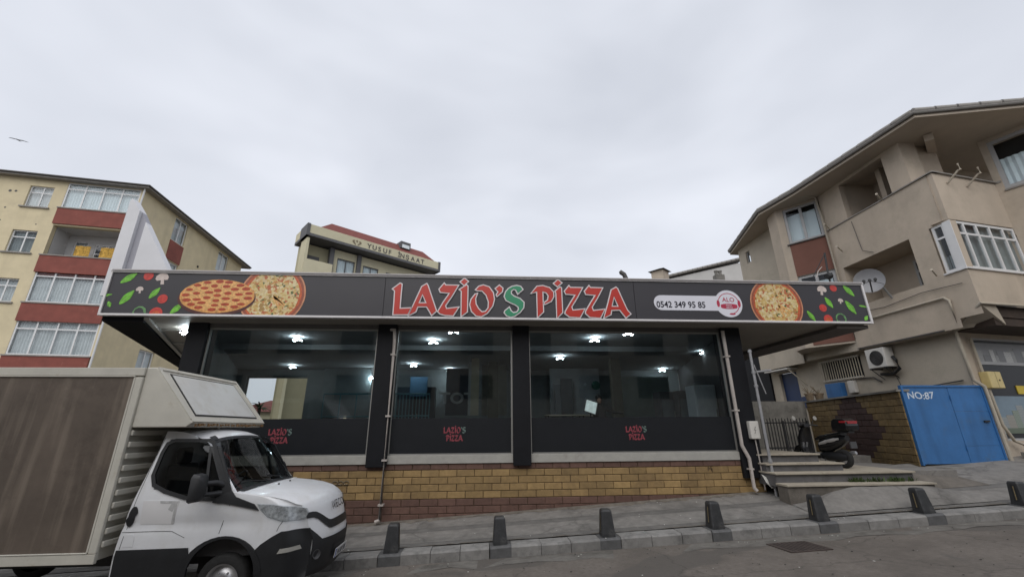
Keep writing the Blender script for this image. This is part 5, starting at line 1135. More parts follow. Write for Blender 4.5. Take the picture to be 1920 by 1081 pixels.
mb = MB(L); mb.add([(-.58, -.58, c.z+.06), (.58, -.58, c.z+.06), (.58, .58, c.z+.06), (-.58, .58, c.z+.06), (0, 0, c.z+.32)], [[0, 1, 4], [1, 2, 4], [2, 3, 4], [3, 0, 4], [3, 2, 1, 0]]); mb.build('cap', M['gutter'], t)
c = AY(1347, 516, 24); t = thing('twin_chimney', 'small twin-pot chimney in front of the pale rear wall', 'chimney', (c.x, 24, 6))
mb = MB(); mb.box(c.x-.28, c.x+.28, 23.8, 24.2, 6, c.z); mb.build('stack', M['plaster'], t)
for s in (-.13, .13):
    mb = MB(); mb.lathe([(.10, 0), (.10, .22), (.13, .24), (.13, .30), (.001, .31)], (c.x+s, 24, c.z), (0, 0, 1), 8); mb.build('pot', M['plaster'], t)

# ---- far red-roofed house and palm, seen through the shop's back opening
h0 = AY(520, 770, 60); t = thing('far_house', 'distant red-roofed house seen through the back opening of the shop', 'house', (h0.x, 60, 0))
mb = MB(); mb.box(h0.x-6, h0.x+4, 60, 68, -2, h0.z-.1); mb.build('wall', M['lemon'], t)
mb = MB(); mb.add([(h0.x-6.5, 59.5, h0.z-.09), (h0.x+4.5, 59.5, h0.z-.09), (h0.x+4.5, 68.5, h0.z-.09), (h0.x-6.5, 68.5, h0.z-.09), (h0.x-3, 64, h0.z+1.6), (h0.x+1, 64, h0.z+1.6)], [[0, 1, 5, 4], [1, 2, 5], [2, 3, 4, 5], [3, 0, 4]]); mb.build('roof', M['tile'], t)
pp_ = AY(486, 765, 45); t = thing('palm_tree', 'small dark palm seen through the back opening of the shop', 'palm', (pp_.x, 45, 0))
mb = MB(); mb.tube([(pp_.x, 45, -1), (pp_.x+.05, 45, pp_.z)], [.22, .14], 8); mb.build('trunk', M['pebble'], t)
mb = MB()
for k in range(22):
    a = 2*math.pi*k/22+random.uniform(-.1, .1); el = random.uniform(.1, 1.2); ln = random.uniform(1.0, 1.7); o = Vector((pp_.x+.05, 45, pp_.z)); prev = o; 
    for j in range(1, 6):
        u = j/5; q = o+Vector((math.cos(a)*ln*u*math.cos(el), math.sin(a)*ln*u*math.cos(el), ln*u*math.sin(el)-1.0*u*u*ln*.5)); s = Vector((-math.sin(a), math.cos(a), .3))*.13*(1-u*.7)
        mb.add([prev-s, prev+s, q+s*.8, q-s*.8], [[0, 1, 2, 3]]); prev = q
mb.build('crown', M['palm'], t)

# ================================================================ STEPS, PASSAGE, BLOCK FENCE, GATE
st = thing('entrance_steps', 'beige-slabbed entrance steps with grey risers at the right of the shop', 'steps', (8.5, 10.4, .55))
for (x0, x1, y0, y1, zt, ov) in ((6.95, 10.62, 9.95, 10.33, .935, .0), (6.95, 10.50, 10.30, 13.4, 1.155, .02), (6.97, 9.02, 10.62, 13.4, 1.34, .02), (6.97, 8.68, 10.94, 13.4, 1.54, .02)):
    n = max(1, round((x1-x0)/1.25))
    for k in range(n):
        a, b = lerp(x0, x1, k/n), lerp(x0, x1, (k+1)/n)
        mb = MB(); mb.box(a+.004, b-.004, y0-ov-.02+random.uniform(-.006, .006), y1, zt-.04, zt+random.uniform(-.003, .003)); mb.build('tread', M['marble'], st, bevel=.006)
    mb = MB(); mb.box(x0+.03, x1-.03, y0+.02, y1-.01, zt-.30 if zt > 1 else .35, zt-.042); mb.build('riser', M['riser'] if zt > 1 else M['soil'], st)
mb = MB(); mb.box(7.13, 12.35, 13.41, 17.6, .6, 1.30); mb.box(10.51, 12.30, 10.9, 13.405, .6, 1.10); tag(mb.build('passage_floor', M['pave']), kind='structure')
ap = sheet([10.35+.2*i for i in range(11)], [10.25, 10.6, 11.0, 11.3, 11.54], lambda x, y: max(pavez(x, y)+.013, lerp(1.13, pavez(12.2, y), min(1, (x-10.35)/1.9)**.8))+random.uniform(0, .012) if y > 10.3 else pavez(x, y)+.012)
ap2 = sheet([7.0+.25*i for i in range(18)], [9.30, 9.55, 9.8, 9.955], lambda x, y: lerp(pavez(x, y)+.012, max(pavez(x, y)+.012, min(.875, .58+.20*(x-7.0))), sstep_(9.25, 9.95, y)*sstep_(6.95, 8.0, x)*(1 if x < 10.4 else max(0, 1-(x-10.4)/.8)))+random.uniform(-.006, .008)*(y > 9.4))
tag(ap2.build('concrete_ramp', M['pave'], smooth=60), kind='structure')
tag(ap.build('rubble_apron', M['soil'], smooth=60), kind='structure')
# weeds along the second step
mb = MB()
for cx_, n in ((8.95, 46), (9.45, 30), (9.95, 60), (10.25, 24), (11.2, 30)):
    for _ in range(n):
        x, y = cx_+random.gauss(0, .13), (10.27 if cx_ < 11 else 11.4)+random.uniform(-.05, .02); z = .935 if cx_ < 11 else .98; h = random.uniform(.04, .13); a = random.uniform(0, 6.28); d = Vector((math.cos(a)*.05, math.sin(a)*.05, h)); s = Vector((-math.sin(a), math.cos(a), 0))*.012
        o = Vector((x, y, z)); mb.add([o-s, o+s, o+d*.6+s*1.3, o+d, o+d*.6-s*1.3], [[0, 1, 2, 3, 4]])
tag(mb.build('weeds', M['grass']), 'low green weeds growing at the foot of the second step', 'weeds', kind='stuff')
# ochre and brown block fence wall
FA, FB = Vector((12.40, 11.93, 0)), Vector((13.94, 17.67, 0)); fd = (FB-FA).normalized(); fl = (FB-FA).length; FRZ = math.atan2(-fd.y, -fd.x)
fen = thing('block_fence_wall', 'ochre block wall with a brown stepped diamond, behind the scooter', 'wall', (FB.x, FB.y, 1.1), FRZ); LFn = Matrix.Translation(FB) @ Matrix.Rotation(FRZ, 4, 'Z')
mb = MB(LFn); mb.box(0, fl-.12, .02, .22, .9, 3.16); mb.build('core', M['mortar'], fen)
yellowdim = mat('weathered_ochre_block', (.205, .142, .062), .85, .25, 6, .3, 50, rand=.18, dirt=(.13, .09, .045), dscale=2, dpos=(.48, .7)); browndim = mat('dark_brown_block', (.070, .040, .035), .85, .2, 6, .25, 50, rand=.15)
rows = 11; rh = (3.16-1.0)/rows; bw = .46
for r_ in range(rows):
    u = -(r_ % 2)*bw/2
    while u < fl:
        a, b = max(0, u), min(fl, u+bw)
        if b-a > .05:
            um = (a+b)/2; zc = 1.0+(r_+.5)*rh
            dia = abs(um-3.2)/1.75+abs(zc-2.15)/1.35 < 1.0
            y0 = random.uniform(-.006, .006); mb = MB(LFn); c = .01; g_ = .007; lo, hi = 1.0+r_*rh+g_, 1.0+(r_+1)*rh-g_; a2, b2 = a+g_, b-g_
            mb.add([(a2+c, y0, lo+c), (b2-c, y0, lo+c), (b2-c, y0, hi-c), (a2+c, y0, hi-c), (a2, y0+c, lo), (b2, y0+c, lo), (b2, y0+c, hi), (a2, y0+c, hi), (a2, .03, lo), (b2, .03, lo), (b2, .03, hi), (a2, .03, hi)],
                   [[0, 1, 2, 3]] + [[i, 4+i, 4+(i+1) % 4, (i+1) % 4] for i in range(4)] + [[4+i, 8+i, 8+(i+1) % 4, 4+(i+1) % 4] for i in range(4)])
            mb.build('brick', browndim if dia else yellowdim, fen)
        u += bw
mb = MB(LFn); mb.box(-.05, fl+.02, -.06, .28, 3.162, 3.22); mb.build('coping', M['plaster'], fen)
# old plaster wall at the back of the passage, iron fence in front of it
pw = MB(); pw.box(9.3, 13.9, 17.68, 17.9, 1.0, 3.22); tag(pw.build('plaster_wall', M['plaster']), 'old grey plaster wall closing the passage behind the iron fence', 'wall')
ff = thing('iron_fence', 'black iron fence with a bar top behind the scooter', 'fence', (9.3, 13.6, 1.3))
fx0, fx1 = AY(1428, 790, 13.6).x, AY(1512, 790, 13.6).x; fz = AY(1470, 792, 13.6).z; zf0 = 1.302
for z in (fz, 1.55):
    mb = MB(); mb.box(fx0, fx1, 13.58, 13.61, z-.02, z+.02); mb.build('rail', M['iron'], ff)
n = 15
for k in range(n+1):
    x = lerp(fx0, fx1, k/n); mb = MB(); mb.box(x-.011, x+.011, 13.612, 13.63, zf0, fz+.12+(.03 if k % 2 else 0)); mb.build('bar', M['iron'], ff)
for x in (fx0, lerp(fx0, fx1, .45), fx1):
    mb = MB(); mb.box(x-.035, x+.035, 13.54, 13.60-.022, zf0, fz+.06); mb.build('post', M['iron'], ff)
# blue gate
GX0, GX1, GY, GZ0, GZ1 = 12.45, 15.10, 11.90, 1.13, 3.34
gt = thing('blue_gate', 'blue sheet-steel double gate marked with a house number', 'gate', ((GX0+GX1)/2, GY, GZ0))
gm = AY(1776, 730, GY).x
mb = MB(); mb.box(GX0+.0555, gm-.006, GY, GY+.05, GZ0+.03, GZ1-.06); mb.build('leaf_panel', M['blue'], gt)
for z0, z1 in ((GZ0+.03, GZ0+.50), (GZ0+.505, GZ0+1.45), (GZ0+1.455, GZ1-.06)):
    mb = MB(); mb.box(gm+.006, GX1-.0555, GY-.004, GY+.05, z0, z1); mb.build('door_panel', M['blue'], gt)
mb = MB()
for q in ((GX0, GX0+.055, GZ0, GZ1), (GX1-.055, GX1, GZ0, GZ1), (GX0+.055, GX1-.055, GZ1-.055, GZ1)): mb.box(q[0], q[1], GY-.03, GY+.06, q[2], q[3])
mb.build('frame', M['blue'], gt)
mb = MB(); mb.box(GX1-.32, GX1-.16, GY-.05, GY-.005, 2.28, 2.33); mb.build('handle', M['iron'], gt)
for q in (2.9, 1.5):
    mb = MB(); mb.tube([(gm, GY-.02, q), (gm, GY-.02, q+.14)], .018, 8); mb.build('hinge', M['blue'], gt)
a = AY(1703, 747, GY); text_mesh('NO:87', lambda u, v, w: Vector((a.x+u+.03*v, GY-.001-w, a.z+v+.012*math.sin(u*9))), .20, False, .018, .003, sx=1.1).build('house_number', M['bluepale'], gt)
mb = MB(); mb.box(GX0-.1, 16.6, 11.55, 11.895, .78, 1.10); tag(mb.build('gate_threshold', M['plaster']), kind='structure')
mb = MB(); mb.box(15.6, 20, 10.9, 11.9, .7, 1.45); tag(mb.build('shop_plinth', M['plaster']), 'grey concrete plinth in front of the poster window at far right', 'plinth')

# ================================================================ BEIGE HOUSE (right)
hs = thing('beige_house', 'beige rendered house with open balconies and a glazed corner bay, at right', 'building', (14.6, 10.78, 1.0))
def fr(P, Q):      # facade frame: x from P to Q, outward = -y
    d = (Vector((Q[0], Q[1], 0))-Vector((P[0], P[1], 0))); return Matrix.Translation((P[0], P[1], 0)) @ Matrix.Rotation(math.atan2(d.y, d.x), 4, 'Z'), d.length
P0 = (14.6, 10.78); PF = (17.49, 11.27); ZS = 11.74
# upper side wall: u runs from the oriel (Y 15.15) to the corner (Y 10.78)
LU, wu = fr((14.6, 15.15), P0); U = lambda Y: 15.15-Y
opU = (U(14.05), U(12.13), 10.05, 11.62); opL = (U(14.85), U(12.1), 6.62, 8.28); bayS = (U(11.36), wu, 6.74, 8.32)
mb = MB(LU); mb.wall(0, U(11.42), 5.02, ZS, [opU, opL, (bayS[0], U(11.42), bayS[2], bayS[3])], 0, .22); mb.wall(U(11.42), wu, 5.3, 10.05, [(U(11.42), wu, bayS[2], bayS[3])], 0, .22); mb.build('side_wall', M['beige'], hs)
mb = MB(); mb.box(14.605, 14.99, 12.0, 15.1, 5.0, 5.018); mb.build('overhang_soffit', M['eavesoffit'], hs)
mb = MB(LU); mb.box(.0, U(11.95), -.035, .0, 5.02, 5.06); mb.build('overhang_shade_line', M['gutter'], hs)  # dark strip standing in for the shaded lower edge of the overhang
# recesses
mb = MB()
for (y0, y1, z0, z1, bk) in ((12.11, 14.86, 5.9, 8.3, 16.0), (11.6, 14.1, 9.2, 11.72, 16.2)):
    mb.quad((14.83, y0, z0), (bk, y0, z0), (bk, y0, z1), (14.83, y0, z1)); mb.quad((14.83, y1, z0), (bk, y1, z0), (bk, y1, z1), (14.83, y1, z1)); mb.quad((bk, y0, z0), (bk, y1, z0), (bk, y1, z1), (bk, y0, z1)); mb.quad((14.83, y0, z1), (bk, y0, z1), (bk, y1, z1), (14.83, y1, z1)); mb.quad((14.83, y0, z0), (bk, y0, z0), (bk, y1, z0), (14.83, y1, z0))
mb.build('balcony_recess', M['beige'], hs)
LB1, _ = fr((15.97, 15), (15.97, 10)); window(hs, LB1, 1.65, 2.55, 6.0, 8.0, -.02, (), .78, .08, 'pvcgrey', curtain=None)
LB2, _ = fr((16.17, 15), (16.17, 10)); window(hs, LB2, 2.0, 2.85, 9.6, 11.3, -.02, (), .75, .08, 'pvcgrey', curtain=None)
# corner pillar and open corner balcony
mb = MB(); mb.box(14.602, 15.25, 11.43, 12.128, 10.06, ZS-.002); mb.build('corner_pillar', M['beige'], hs)
LF, wf = fr(P0, PF)
mb = MB(LF); mb.wall(0, wf, 5.6, 6.72, [], 0, .2); mb.build('front_apron_wall', M['beige'], hs)
mb = MB(LF); mb.wall(0, wf, 8.37, 10.05, [], 0, .2)
mb.quad((0, 0, 8.37), (wf, 0, 8.37), (wf, .5, 8.37), (0, .5, 8.37)); mb.quad((0, .16, 10.05), (wf, .16, 10.05), (wf, .16, 8.4), (0, .16, 8.4)); mb.build('front_wall', M['beige'], hs)
cop = [(14.57, 12.13), (14.57, 10.74), (17.49, 11.235)]
mb = MB(); 
for a, b in zip(cop, cop[1:]):
    Lq, wq = fr(a, b); m2 = MB(Lq); m2.box(0, wq, -.03, .24, 10.052, 10.09); mb.v += m2.v; mb.f += [[i+len(mb.v)-len(m2.v) for i in f] for f in m2.f]
Lq, wq = fr((14.57, 15.1), (14.57, 12.14)); m2 = MB(Lq); m2.box(0, wq, -.01, .24, 10.053, 10.088); k0 = len(mb.v); mb.v += m2.v; mb.f += [[i+k0 for i in f] for f in m2.f]
mb.build('parapet_coping', M['roofedge'], hs)
# glazed bay
window(hs, LU, bayS[0], bayS[1]-.22, bayS[2], bayS[3], .02, (), .72, .07, curtain='curtaingrey', cz=(6.7, 7.3))
window(hs, LF, .22, wf-.02, 6.74, 8.34, .02, (.14, .35, .57, .80), .74, .075, curtain='curtaingrey')
mb = MB(); mb.add([(14.595, 11.005, 6.73), (14.595, 10.775, 6.73), (14.82, 10.815, 6.73), (14.82, 11.0, 6.73), (14.595, 11.005, 8.33), (14.595, 10.775, 8.33), (14.82, 10.815, 8.33), (14.82, 11.0, 8.33)], [[0, 3, 2, 1], [4, 5, 6, 7], [0, 1, 5, 4], [1, 2, 6, 5], [2, 3, 7, 6], [3, 0, 4, 7]]); mb.build('bay_corner_post', M['pvc'], hs)
for Lq, a, b in ((LU, bayS[0]-.05, wu+.02), (LF, -.02, wf)):
    mb = MB(Lq); mb.box(a, b, -.05, .12, 6.69, 6.735); mb.build('bay_sill', M['pvc'], hs)
# wall turning towards the street
PG = (18.95, 8.05); LG, wg = fr(PF, PG)
wdw = (.18, 1.15, 9.75, 11.60)
mb = MB(LG); mb.wall(0, wg, 5.6, ZS, [wdw], 0, .25); mb.build('street_wall', M['beige'], hs)
window(hs, LG, *wdw, .04, (), None, .12, 'pvcgrey', curtain='blind', cz=(9.7, 10.9))
mb = MB(LG); mb.box(.95, 2.4, -.02, 0, 7.9, 9.3); mb.build('brown_panel', M['rust'], hs)
mb = MB(LG); mb.box(0, .16, -.02, .1, 10.03, 10.10); mb.box(.16, 1.9, -.04, .02, 9.68, 9.74); mb.build('window_ledge', M['roofedge'], hs)
mb = MB(); mb.box(15.3, 20.5, 12.9, 13.1, 9.0, ZS-.003); mb.build('balcony_back_wall', M['beige'], hs)
mb = MB(); mb.add([(14.8, 11.0, 9.0), (17.4, 11.4, 9.0), (17.4, 12.9, 9.0), (14.8, 12.9, 9.0)], [[0, 1, 2, 3]]); mb.build('balcony_floor', M['eavesoffit'], hs)
mb = MB(); mb.tube([(15.35, 11.95, ZS-.02), (15.33, 11.9, 11.3), (15.2, 12.2, 10.9), (15.2, 12.2, 10.0)], .07, 8); mb.build('flue_pipe', M['galv'], hs, smooth=50)
mb = MB(); L = Matrix.Translation((15.3, 11.0, 11.48)) @ Matrix.Rotation(R(38), 4, 'Z'); mb.box(-.1, 2.4, -.12, .12, 0, .248, L); mb.build('diagonal_beam', M['beige'], hs)
# oriel with brown panels
O1, O2, O3, O4 = (14.62, 15.2), (13.55, 16.5), (13.66, 17.2), (14.6, 18.1)
mb = MB(); fp = [O1, O2, O3, O4]
ow = (.30, 1.68-.05, 9.95, 11.66); ow2 = (.30, 1.63, 6.7, 8.4); LO, wo = fr(O2, O1)
mb = MB(LO); mb.wall(0, wo, 5.37, ZS, [ow, ow2], 0, .2)
m2 = MB(); m2.add([(*O2, 5.37), (*O3, 5.37), (*O3, ZS), (*O2, ZS)], [[0, 1, 2, 3]]); m2.add([(*O3, 5.37), (*O4, 5.37), (*O4, ZS), (*O3, ZS)], [[0, 1, 2, 3]]); k0 = len(mb.v); mb.v += m2.v; mb.f += [[i+k0 for i in f] for f in m2.f]
mb.build('oriel_wall', M['beige'], hs)
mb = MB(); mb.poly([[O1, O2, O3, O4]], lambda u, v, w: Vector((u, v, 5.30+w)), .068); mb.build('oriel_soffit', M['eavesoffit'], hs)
for z0, z1 in ((5.375, 6.66), (8.42, 9.90)):
    mb = MB(LO); mb.box(.30, wo-.005, -.02, -.001, z0, z1); mb.build('brown_panel', M['rust'], hs)
for a in (ow, ow2):
    window(hs, LO, *a, .05, (.5,), None, .11, 'pvcgrey', curtain='blind', cz=(a[2], a[3]-.30), fold=.5); mb = MB(LO); mb.box(.22, wo+.02, -.08, .05, a[2]-.05, a[2]-.004); mb.build('window_ledge', M['gutter'], hs)
# far wall of the house
mb = MB(); mb.box(16.25, 21, 13.2, 21, 1.0, ZS-.004); mb.build('core', M['beige'], hs)
mb = MB(); mb.box(14.63, 15.4, 15.16, 21, 4.98, 5.42); mb.build('floor_edge', M['beigelow'], hs)
mb = MB(); mb.box(14.63, 16.2, 15.16, 18.1, 5.43, ZS-.005); mb.build('oriel_core', M['dark'], hs)
mb = MB(); mb.box(15.6, 17.5, 12.0, 12.85, 5.62, 8.98); mb.build('bay_back_wall', mat('bay_inside', (.30, .29, .27), .9), hs)
mb = MB(); mb.box(14.9, 15.3, 21.0, 28, 1.0, 6.4); mb.build('rear_annex', M['black'], hs)
LR, wr = fr((14.5, 21.0), (14.5, 17.9)); mb = MB(LR); mb.wall(0, wr, 4.9, ZS, [(.6, .95, 10.7, 11.35)], 0, .2); mb.build('rear_side_wall', M['beigelow'], hs)
window(hs, LR, .6, .95, 10.7, 11.35, .08, (), None, .05, 'pvcgrey', curtain=None)
# ground floor
LGF, wgf = fr((15.0, 21.0), (15.0, 12.0)); V = lambda Y: 21.0-Y
gr_ = (V(17.6), V(15.6), 4.05, 4.85); bd = (V(20.4), V(19.2), 2.6, 4.7)
mb = MB(LGF); mb.wall(0, wgf, .9, 5.0, [gr_, bd], 0, .2); mb.build('ground_wall', M['beigelow'], hs)
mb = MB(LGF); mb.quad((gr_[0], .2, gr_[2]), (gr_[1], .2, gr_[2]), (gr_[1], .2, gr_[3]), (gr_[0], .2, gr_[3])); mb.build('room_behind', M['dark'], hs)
gl = MB(LGF); gl.box(gr_[0]-.03, gr_[1]+.03, -.10, -.07, gr_[2]-.02, gr_[2]+.02); gl.box(gr_[0]-.03, gr_[1]+.03, -.10, -.07, gr_[3]-.02, gr_[3]+.02); go = gl.build('window_grille', M['box'], hs)
for k in range(17):
    u = lerp(gr_[0], gr_[1], k/16); mb = MB(LGF); mb.box(u-.016, u+.016, -.115, -.101, gr_[2]-.06, gr_[3]+.06); mb.build('grille_bar', mat('cream_bar_paint', (.48, .43, .33), .6), go)
mb = MB(LGF); mb.box(bd[0]+.02, bd[1]-.02, .12, .17, bd[2], bd[3]-.02); mb.build('side_door', mat('deep_blue_paint', (.01, .03, .10), .5), hs)
mb = MB(LGF); mb.box(bd[1]+.08, bd[1]+.35, -.06, -.002, 3.0, 3.5); mb.build('wall_cabinet', mat('deep_blue_paint', (.01, .03, .10), .5), hs)
mb = MB(LGF); mb.box(bd[0]-.3, bd[1]+.2, -.55, -.01, 4.78, 4.84); mb.build('door_canopy', M['box'], hs)
mb = MB(LGF); mb.tube([(bd[1]+.15, -.5, 4.78), (bd[1]+.55, -.01, 4.0)], .03, 6); mb.build('canopy_stay', M['pipebeige'], hs)
# storefront with posters
LSF, wsf = fr((15.0, 12.0), (15.0+2.89*1.3, 12.0+.49*1.3))
sfw = (.62, 3.7, 1.75, 4.85)
mb = MB(LSF); mb.wall(0, wsf, .9, 5.0, [sfw], 0, .25); mb.build('storefront_wall', M['beige'], hs)
mb = MB(LSF); mb.box(sfw[0], sfw[1], .10, .14, sfw[2], sfw[3]); mb.build('storefront_panel', M['panel'], hs)
mb = MB(LSF); mb.box(sfw[0], sfw[0]+.06, .02, .099, sfw[2], sfw[3]); mb.box(sfw[0]+.06, sfw[1], .02, .099, sfw[3]-.06, sfw[3]); mb.box(sfw[0]+.06, sfw[1], .02, .099, sfw[2], sfw[2]+.06); mb.build('storefront_frame', M['pvcgrey'], hs)
def brickmat(name, c1, c2, sc):
    m = bpy.data.materials.new(name); m.use_nodes = True; n, l = m.node_tree.nodes, m.node_tree.links
    tc = n.new('ShaderNodeTexCoord'); mp = n.new('ShaderNodeMapping'); mp.inputs['Rotation'].default_value = (R(90), 0, 0); mp.inputs['Scale'].default_value = (sc, sc, sc); br = n.new('ShaderNodeTexBrick'); br.offset = 0; br.inputs['Scale'].default_value = 1; br.inputs['Mortar Size'].default_value = .12; br.inputs['Brick Width'].default_value = .35; br.inputs['Row Height'].default_value = .3
    br.inputs['Color1'].default_value = (*c1, 1); br.inputs['Color2'].default_value = (*[x*.7 for x in c1], 1); br.inputs['Mortar'].default_value = (*c2, 1)
    l.new(tc.outputs['Object'], mp.inputs[0]); l.new(mp.outputs[0], br.inputs['Vector']); l.new(br.outputs['Color'], n['Principled BSDF'].inputs['Base Color']); n['Principled BSDF'].inputs['Roughness'].default_value = .35; return m
def poster(z0, z1, sky, tones, x0, ground):
    mb = MB(LSF); mb.box(x0, sfw[1]-.1, .088, .098, z0, z1); o = mb.build('poster', sky, hs); x = x0; k = 0
    while x < sfw[1]-.35:
        w = random.uniform(.16, .38); h = (z1-z0)*random.uniform(.42, .9); mb = MB(LSF); mb.box(x+.01, min(x+w, sfw[1]-.12), .084-.001*(k % 3), .0875, z0+.02, z0+h); mb.build('printed_tower', tones[k % len(tones)], o); x += w*random.uniform(.8, 1.05); k += 1
    mb = MB(LSF); mb.box(x0, sfw[1]-.1, .078, .0795, z0, z0+(z1-z0)*.14); mb.build('printed_band', ground, o)
    return o
poster(4.02, 4.72, mat('print_grey_sky', (.20, .20, .20), .4), [brickmat('print_tower_grey', (.08, .08, .085), (.26, .26, .25), 6), brickmat('print_tower_dark', (.03, .03, .03), (.13, .13, .13), 7), brickmat('print_tower_pale', (.16, .16, .16), (.44, .44, .42), 5)], sfw[0]+.10, M['pvcgrey'])
poster(1.95, 3.05, mat('print_blue_sky', (.15, .21, .26), .4), [brickmat('print_tower_blue', (.07, .10, .12), (.24, .26, .26), 6), brickmat('print_tower_sand', (.10, .10, .09), (.26, .25, .22), 7), brickmat('print_tower_green', (.06, .09, .06), (.20, .24, .20), 5)], sfw[0]+.16, mat('print_green_strip', (.10, .13, .09), .4))
mb = MB(LSF); mb.box(2.0, 2.8, .078, .098, 3.12, 3.38); mb.build('yellow_notice', mat('notice_yellow', (.55, .40, .02), .5), hs)
mb = MB(LSF); mb.box(.0, wsf+2, -1.0, .4, 5.002, 5.24); mb.build('storefront_lintel', mat('dark_timber', (.045, .03, .022), .8, .3, 6), hs)
mb = MB(); mb.box(15.2, 20.5, 11.3, 12.9, 5.25, 5.61); mb.build('bay_floor', M['eavesoffit'], hs)
# canopy over the storefront
mb = MB(); mb.add([(14.62, 11.98, 5.02), (14.62, 10.80, 5.58), (15.25, 10.92, 5.58), (15.55, 11.05, 5.02), (14.98, 12.0, 5.02)], [[0, 1, 2, 3, 4]]); mb.add([(14.62, 11.98, 5.05), (14.62, 10.80, 5.61), (15.25, 10.92, 5.61), (15.55, 11.05, 5.05), (14.98, 12.0, 5.05)], [[4, 3, 2, 1, 0]]); mb.build('canopy_bracket', M['beigelow'], hs)
mb = MB(LF); mb.box(.65, wf+2.2, .10, .5, 5.25, 5.598); mb.build('canopy_beam', mat('dark_timber', (.045, .03, .022), .8, .3, 6), hs)
mb = MB(); mb.tube([(14.93, 12.0, 5.0), (14.56, 10.74, 5.60), (17.45, 11.22, 5.62), (18.6, 11.4, 5.62)], .045, 8); mb.build('canopy_gutter', M['pipebeige'], hs, smooth=50)
# eave: soffit slab, fascia, gutter and tile row
ea = [(14.4, 21.6), (13.05, 16.87), (13.44, 15.05), (14.0, 10.21), (17.11, 9.54), (20.0, 8.95), (22, 22)]
mb = MB(); mb.poly([ea], lambda u, v, w: Vector((u, v, ZS+w)), .10); ev = mb.build('eave_soffit', M['eavesoffit'], hs)
mb = MB(); mb.tube([(x-.04, y-.03, ZS+.15) for x, y in ea[:6]], .06, 8); mb.build('gutter', mat('grey_gutter', (.15, .14, .128), .6, .15, 5), hs, smooth=40)
for a, b in zip(ea[:6], ea[1:6]):
    a, b = Vector((*a, ZS+.25)), Vector((*b, ZS+.25)); n = max(1, round((b-a).length/.62))
    for k in range(n):
        mb = MB(); mb.tube([a.lerp(b, k/n), a.lerp(b, (k+.93)/n)], [.105, .09], 10); mb.build('eave_tile', M['roofedge'], ev, smooth=50)
rc = Vector((18.5, 16, 15.2)); mb = MB(); mb.add([(x, y, ZS+.24) for x, y in ea]+[rc], [[i, (i+1) % 7, 7] for i in range(7)]); mb.build('roof', M['tile'], hs)
# pipes on the house
def hpipe(pts, r=.045, m='pipebeige'): mb = MB(); mb.tube(pts, r, 8); mb.build('pipe', M[m], hs, smooth=50)
hpipe([(13.6, 15.15, ZS+.05), (14.45, 15.12, 11.7), (14.50, 15.10, 10.8), (14.50, 15.08, 5.9), (14.50, 14.9, 5.75)])
hpipe([(14.54, 14.4, 6.02), (14.54, 11.62, 6.02), (14.54, 11.5, 5.9), (14.54, 11.5, 5.1)], .04)
hpipe([(14.93, 11.93, 5.0), (14.93, 11.90, 3.5), (15.13, 11.84, 3.30), (15.16, 11.84, 1.15)], .05)
hpipe([(15.42, 11.98, 4.8), (15.42, 11.98, 3.6), (15.46, 11.98, 2.2), (15.62, 11.95, 1.75), (15.95, 11.95, 1.62)], .04)
hpipe([(14.94, 12.2, 3.52), (14.94, 13.2, 3.44), (14.94, 14.5, 3.42)], .022, 'gutter')
hpipe([(14.94, 16.2, 3.60), (14.94, 16.2, 4.0), (14.94, 15.2, 3.95), (14.94, 14.9, 3.75)], .025, 'gutter')
for (x, y, z) in ((14.54, 12.5, 10.02), (14.54, 14.9, 10.05), (14.52, 14.6, 8.9), (14.54, 11.6, 6.75)):
    mb = MB(); mb.tube([(x, y, z), (x-.42, y-.25, z+.1)], .022, 6); mb.lathe([(.04, 0), (.04, .02), (.001, .02)], (x-.42, y-.25, z+.1), (-.8, -.5, .2), 8); mb.build('clothes_line_bracket', M['pipebeige'], hs)
for u in (.55, 1.45):
    mb = MB(LF); mb.tube([(u, -.02, 9.72), (u+.05, -.35, 10.0), (u+.05, -.42, 10.0), (u+.04, -.40, 10.22)], .03, 6); mb.build('clothes_line_bracket', M['pipebeige'], hs)
for pts in ([(14.55, 15.0, 6.4), (14.56, 13.6, 6.28), (14.55, 12.2, 6.38), (14.55, 11.0, 6.30)], [(14.56, 13.9, 9.9), (14.56, 13.8, 8.6), (14.56, 13.4, 8.35)], [(14.97, 14.4, 4.3), (14.97, 14.2, 3.4)]):
    mb = MB(); mb.tube(pts, .012, 5); mb.build('cable', M['gutter'], hs)
# junction box on the house corner
a = AY(1866, 711, 11.9); t = thing('junction_box', 'yellowed plastic junction box on the house corner beside the blue gate', 'junction box', (a.x, 11.9, a.z-.25))
mb = MB(LSF); c = LSF.inverted() @ a; mb.box(c.x-.28, c.x+.28, -.24, -.005, c.z-.26, c.z+.24); mb.build('case', M['yellowbox'], t, bevel=.025)
mb = MB(LSF); mb.box(c.x+.012, c.x+.02, -.243, -.241, c.z-.25, c.z+.23); mb.build('lid_gap', M['gap'], t)
mb = MB(LSF); mb.lathe([(.025, 0), (.025, .01), (.001, .011)], (c.x+.12, -.241, c.z-.02), (0, -1, 0), 8); mb.build('lock', M['iron'], t)
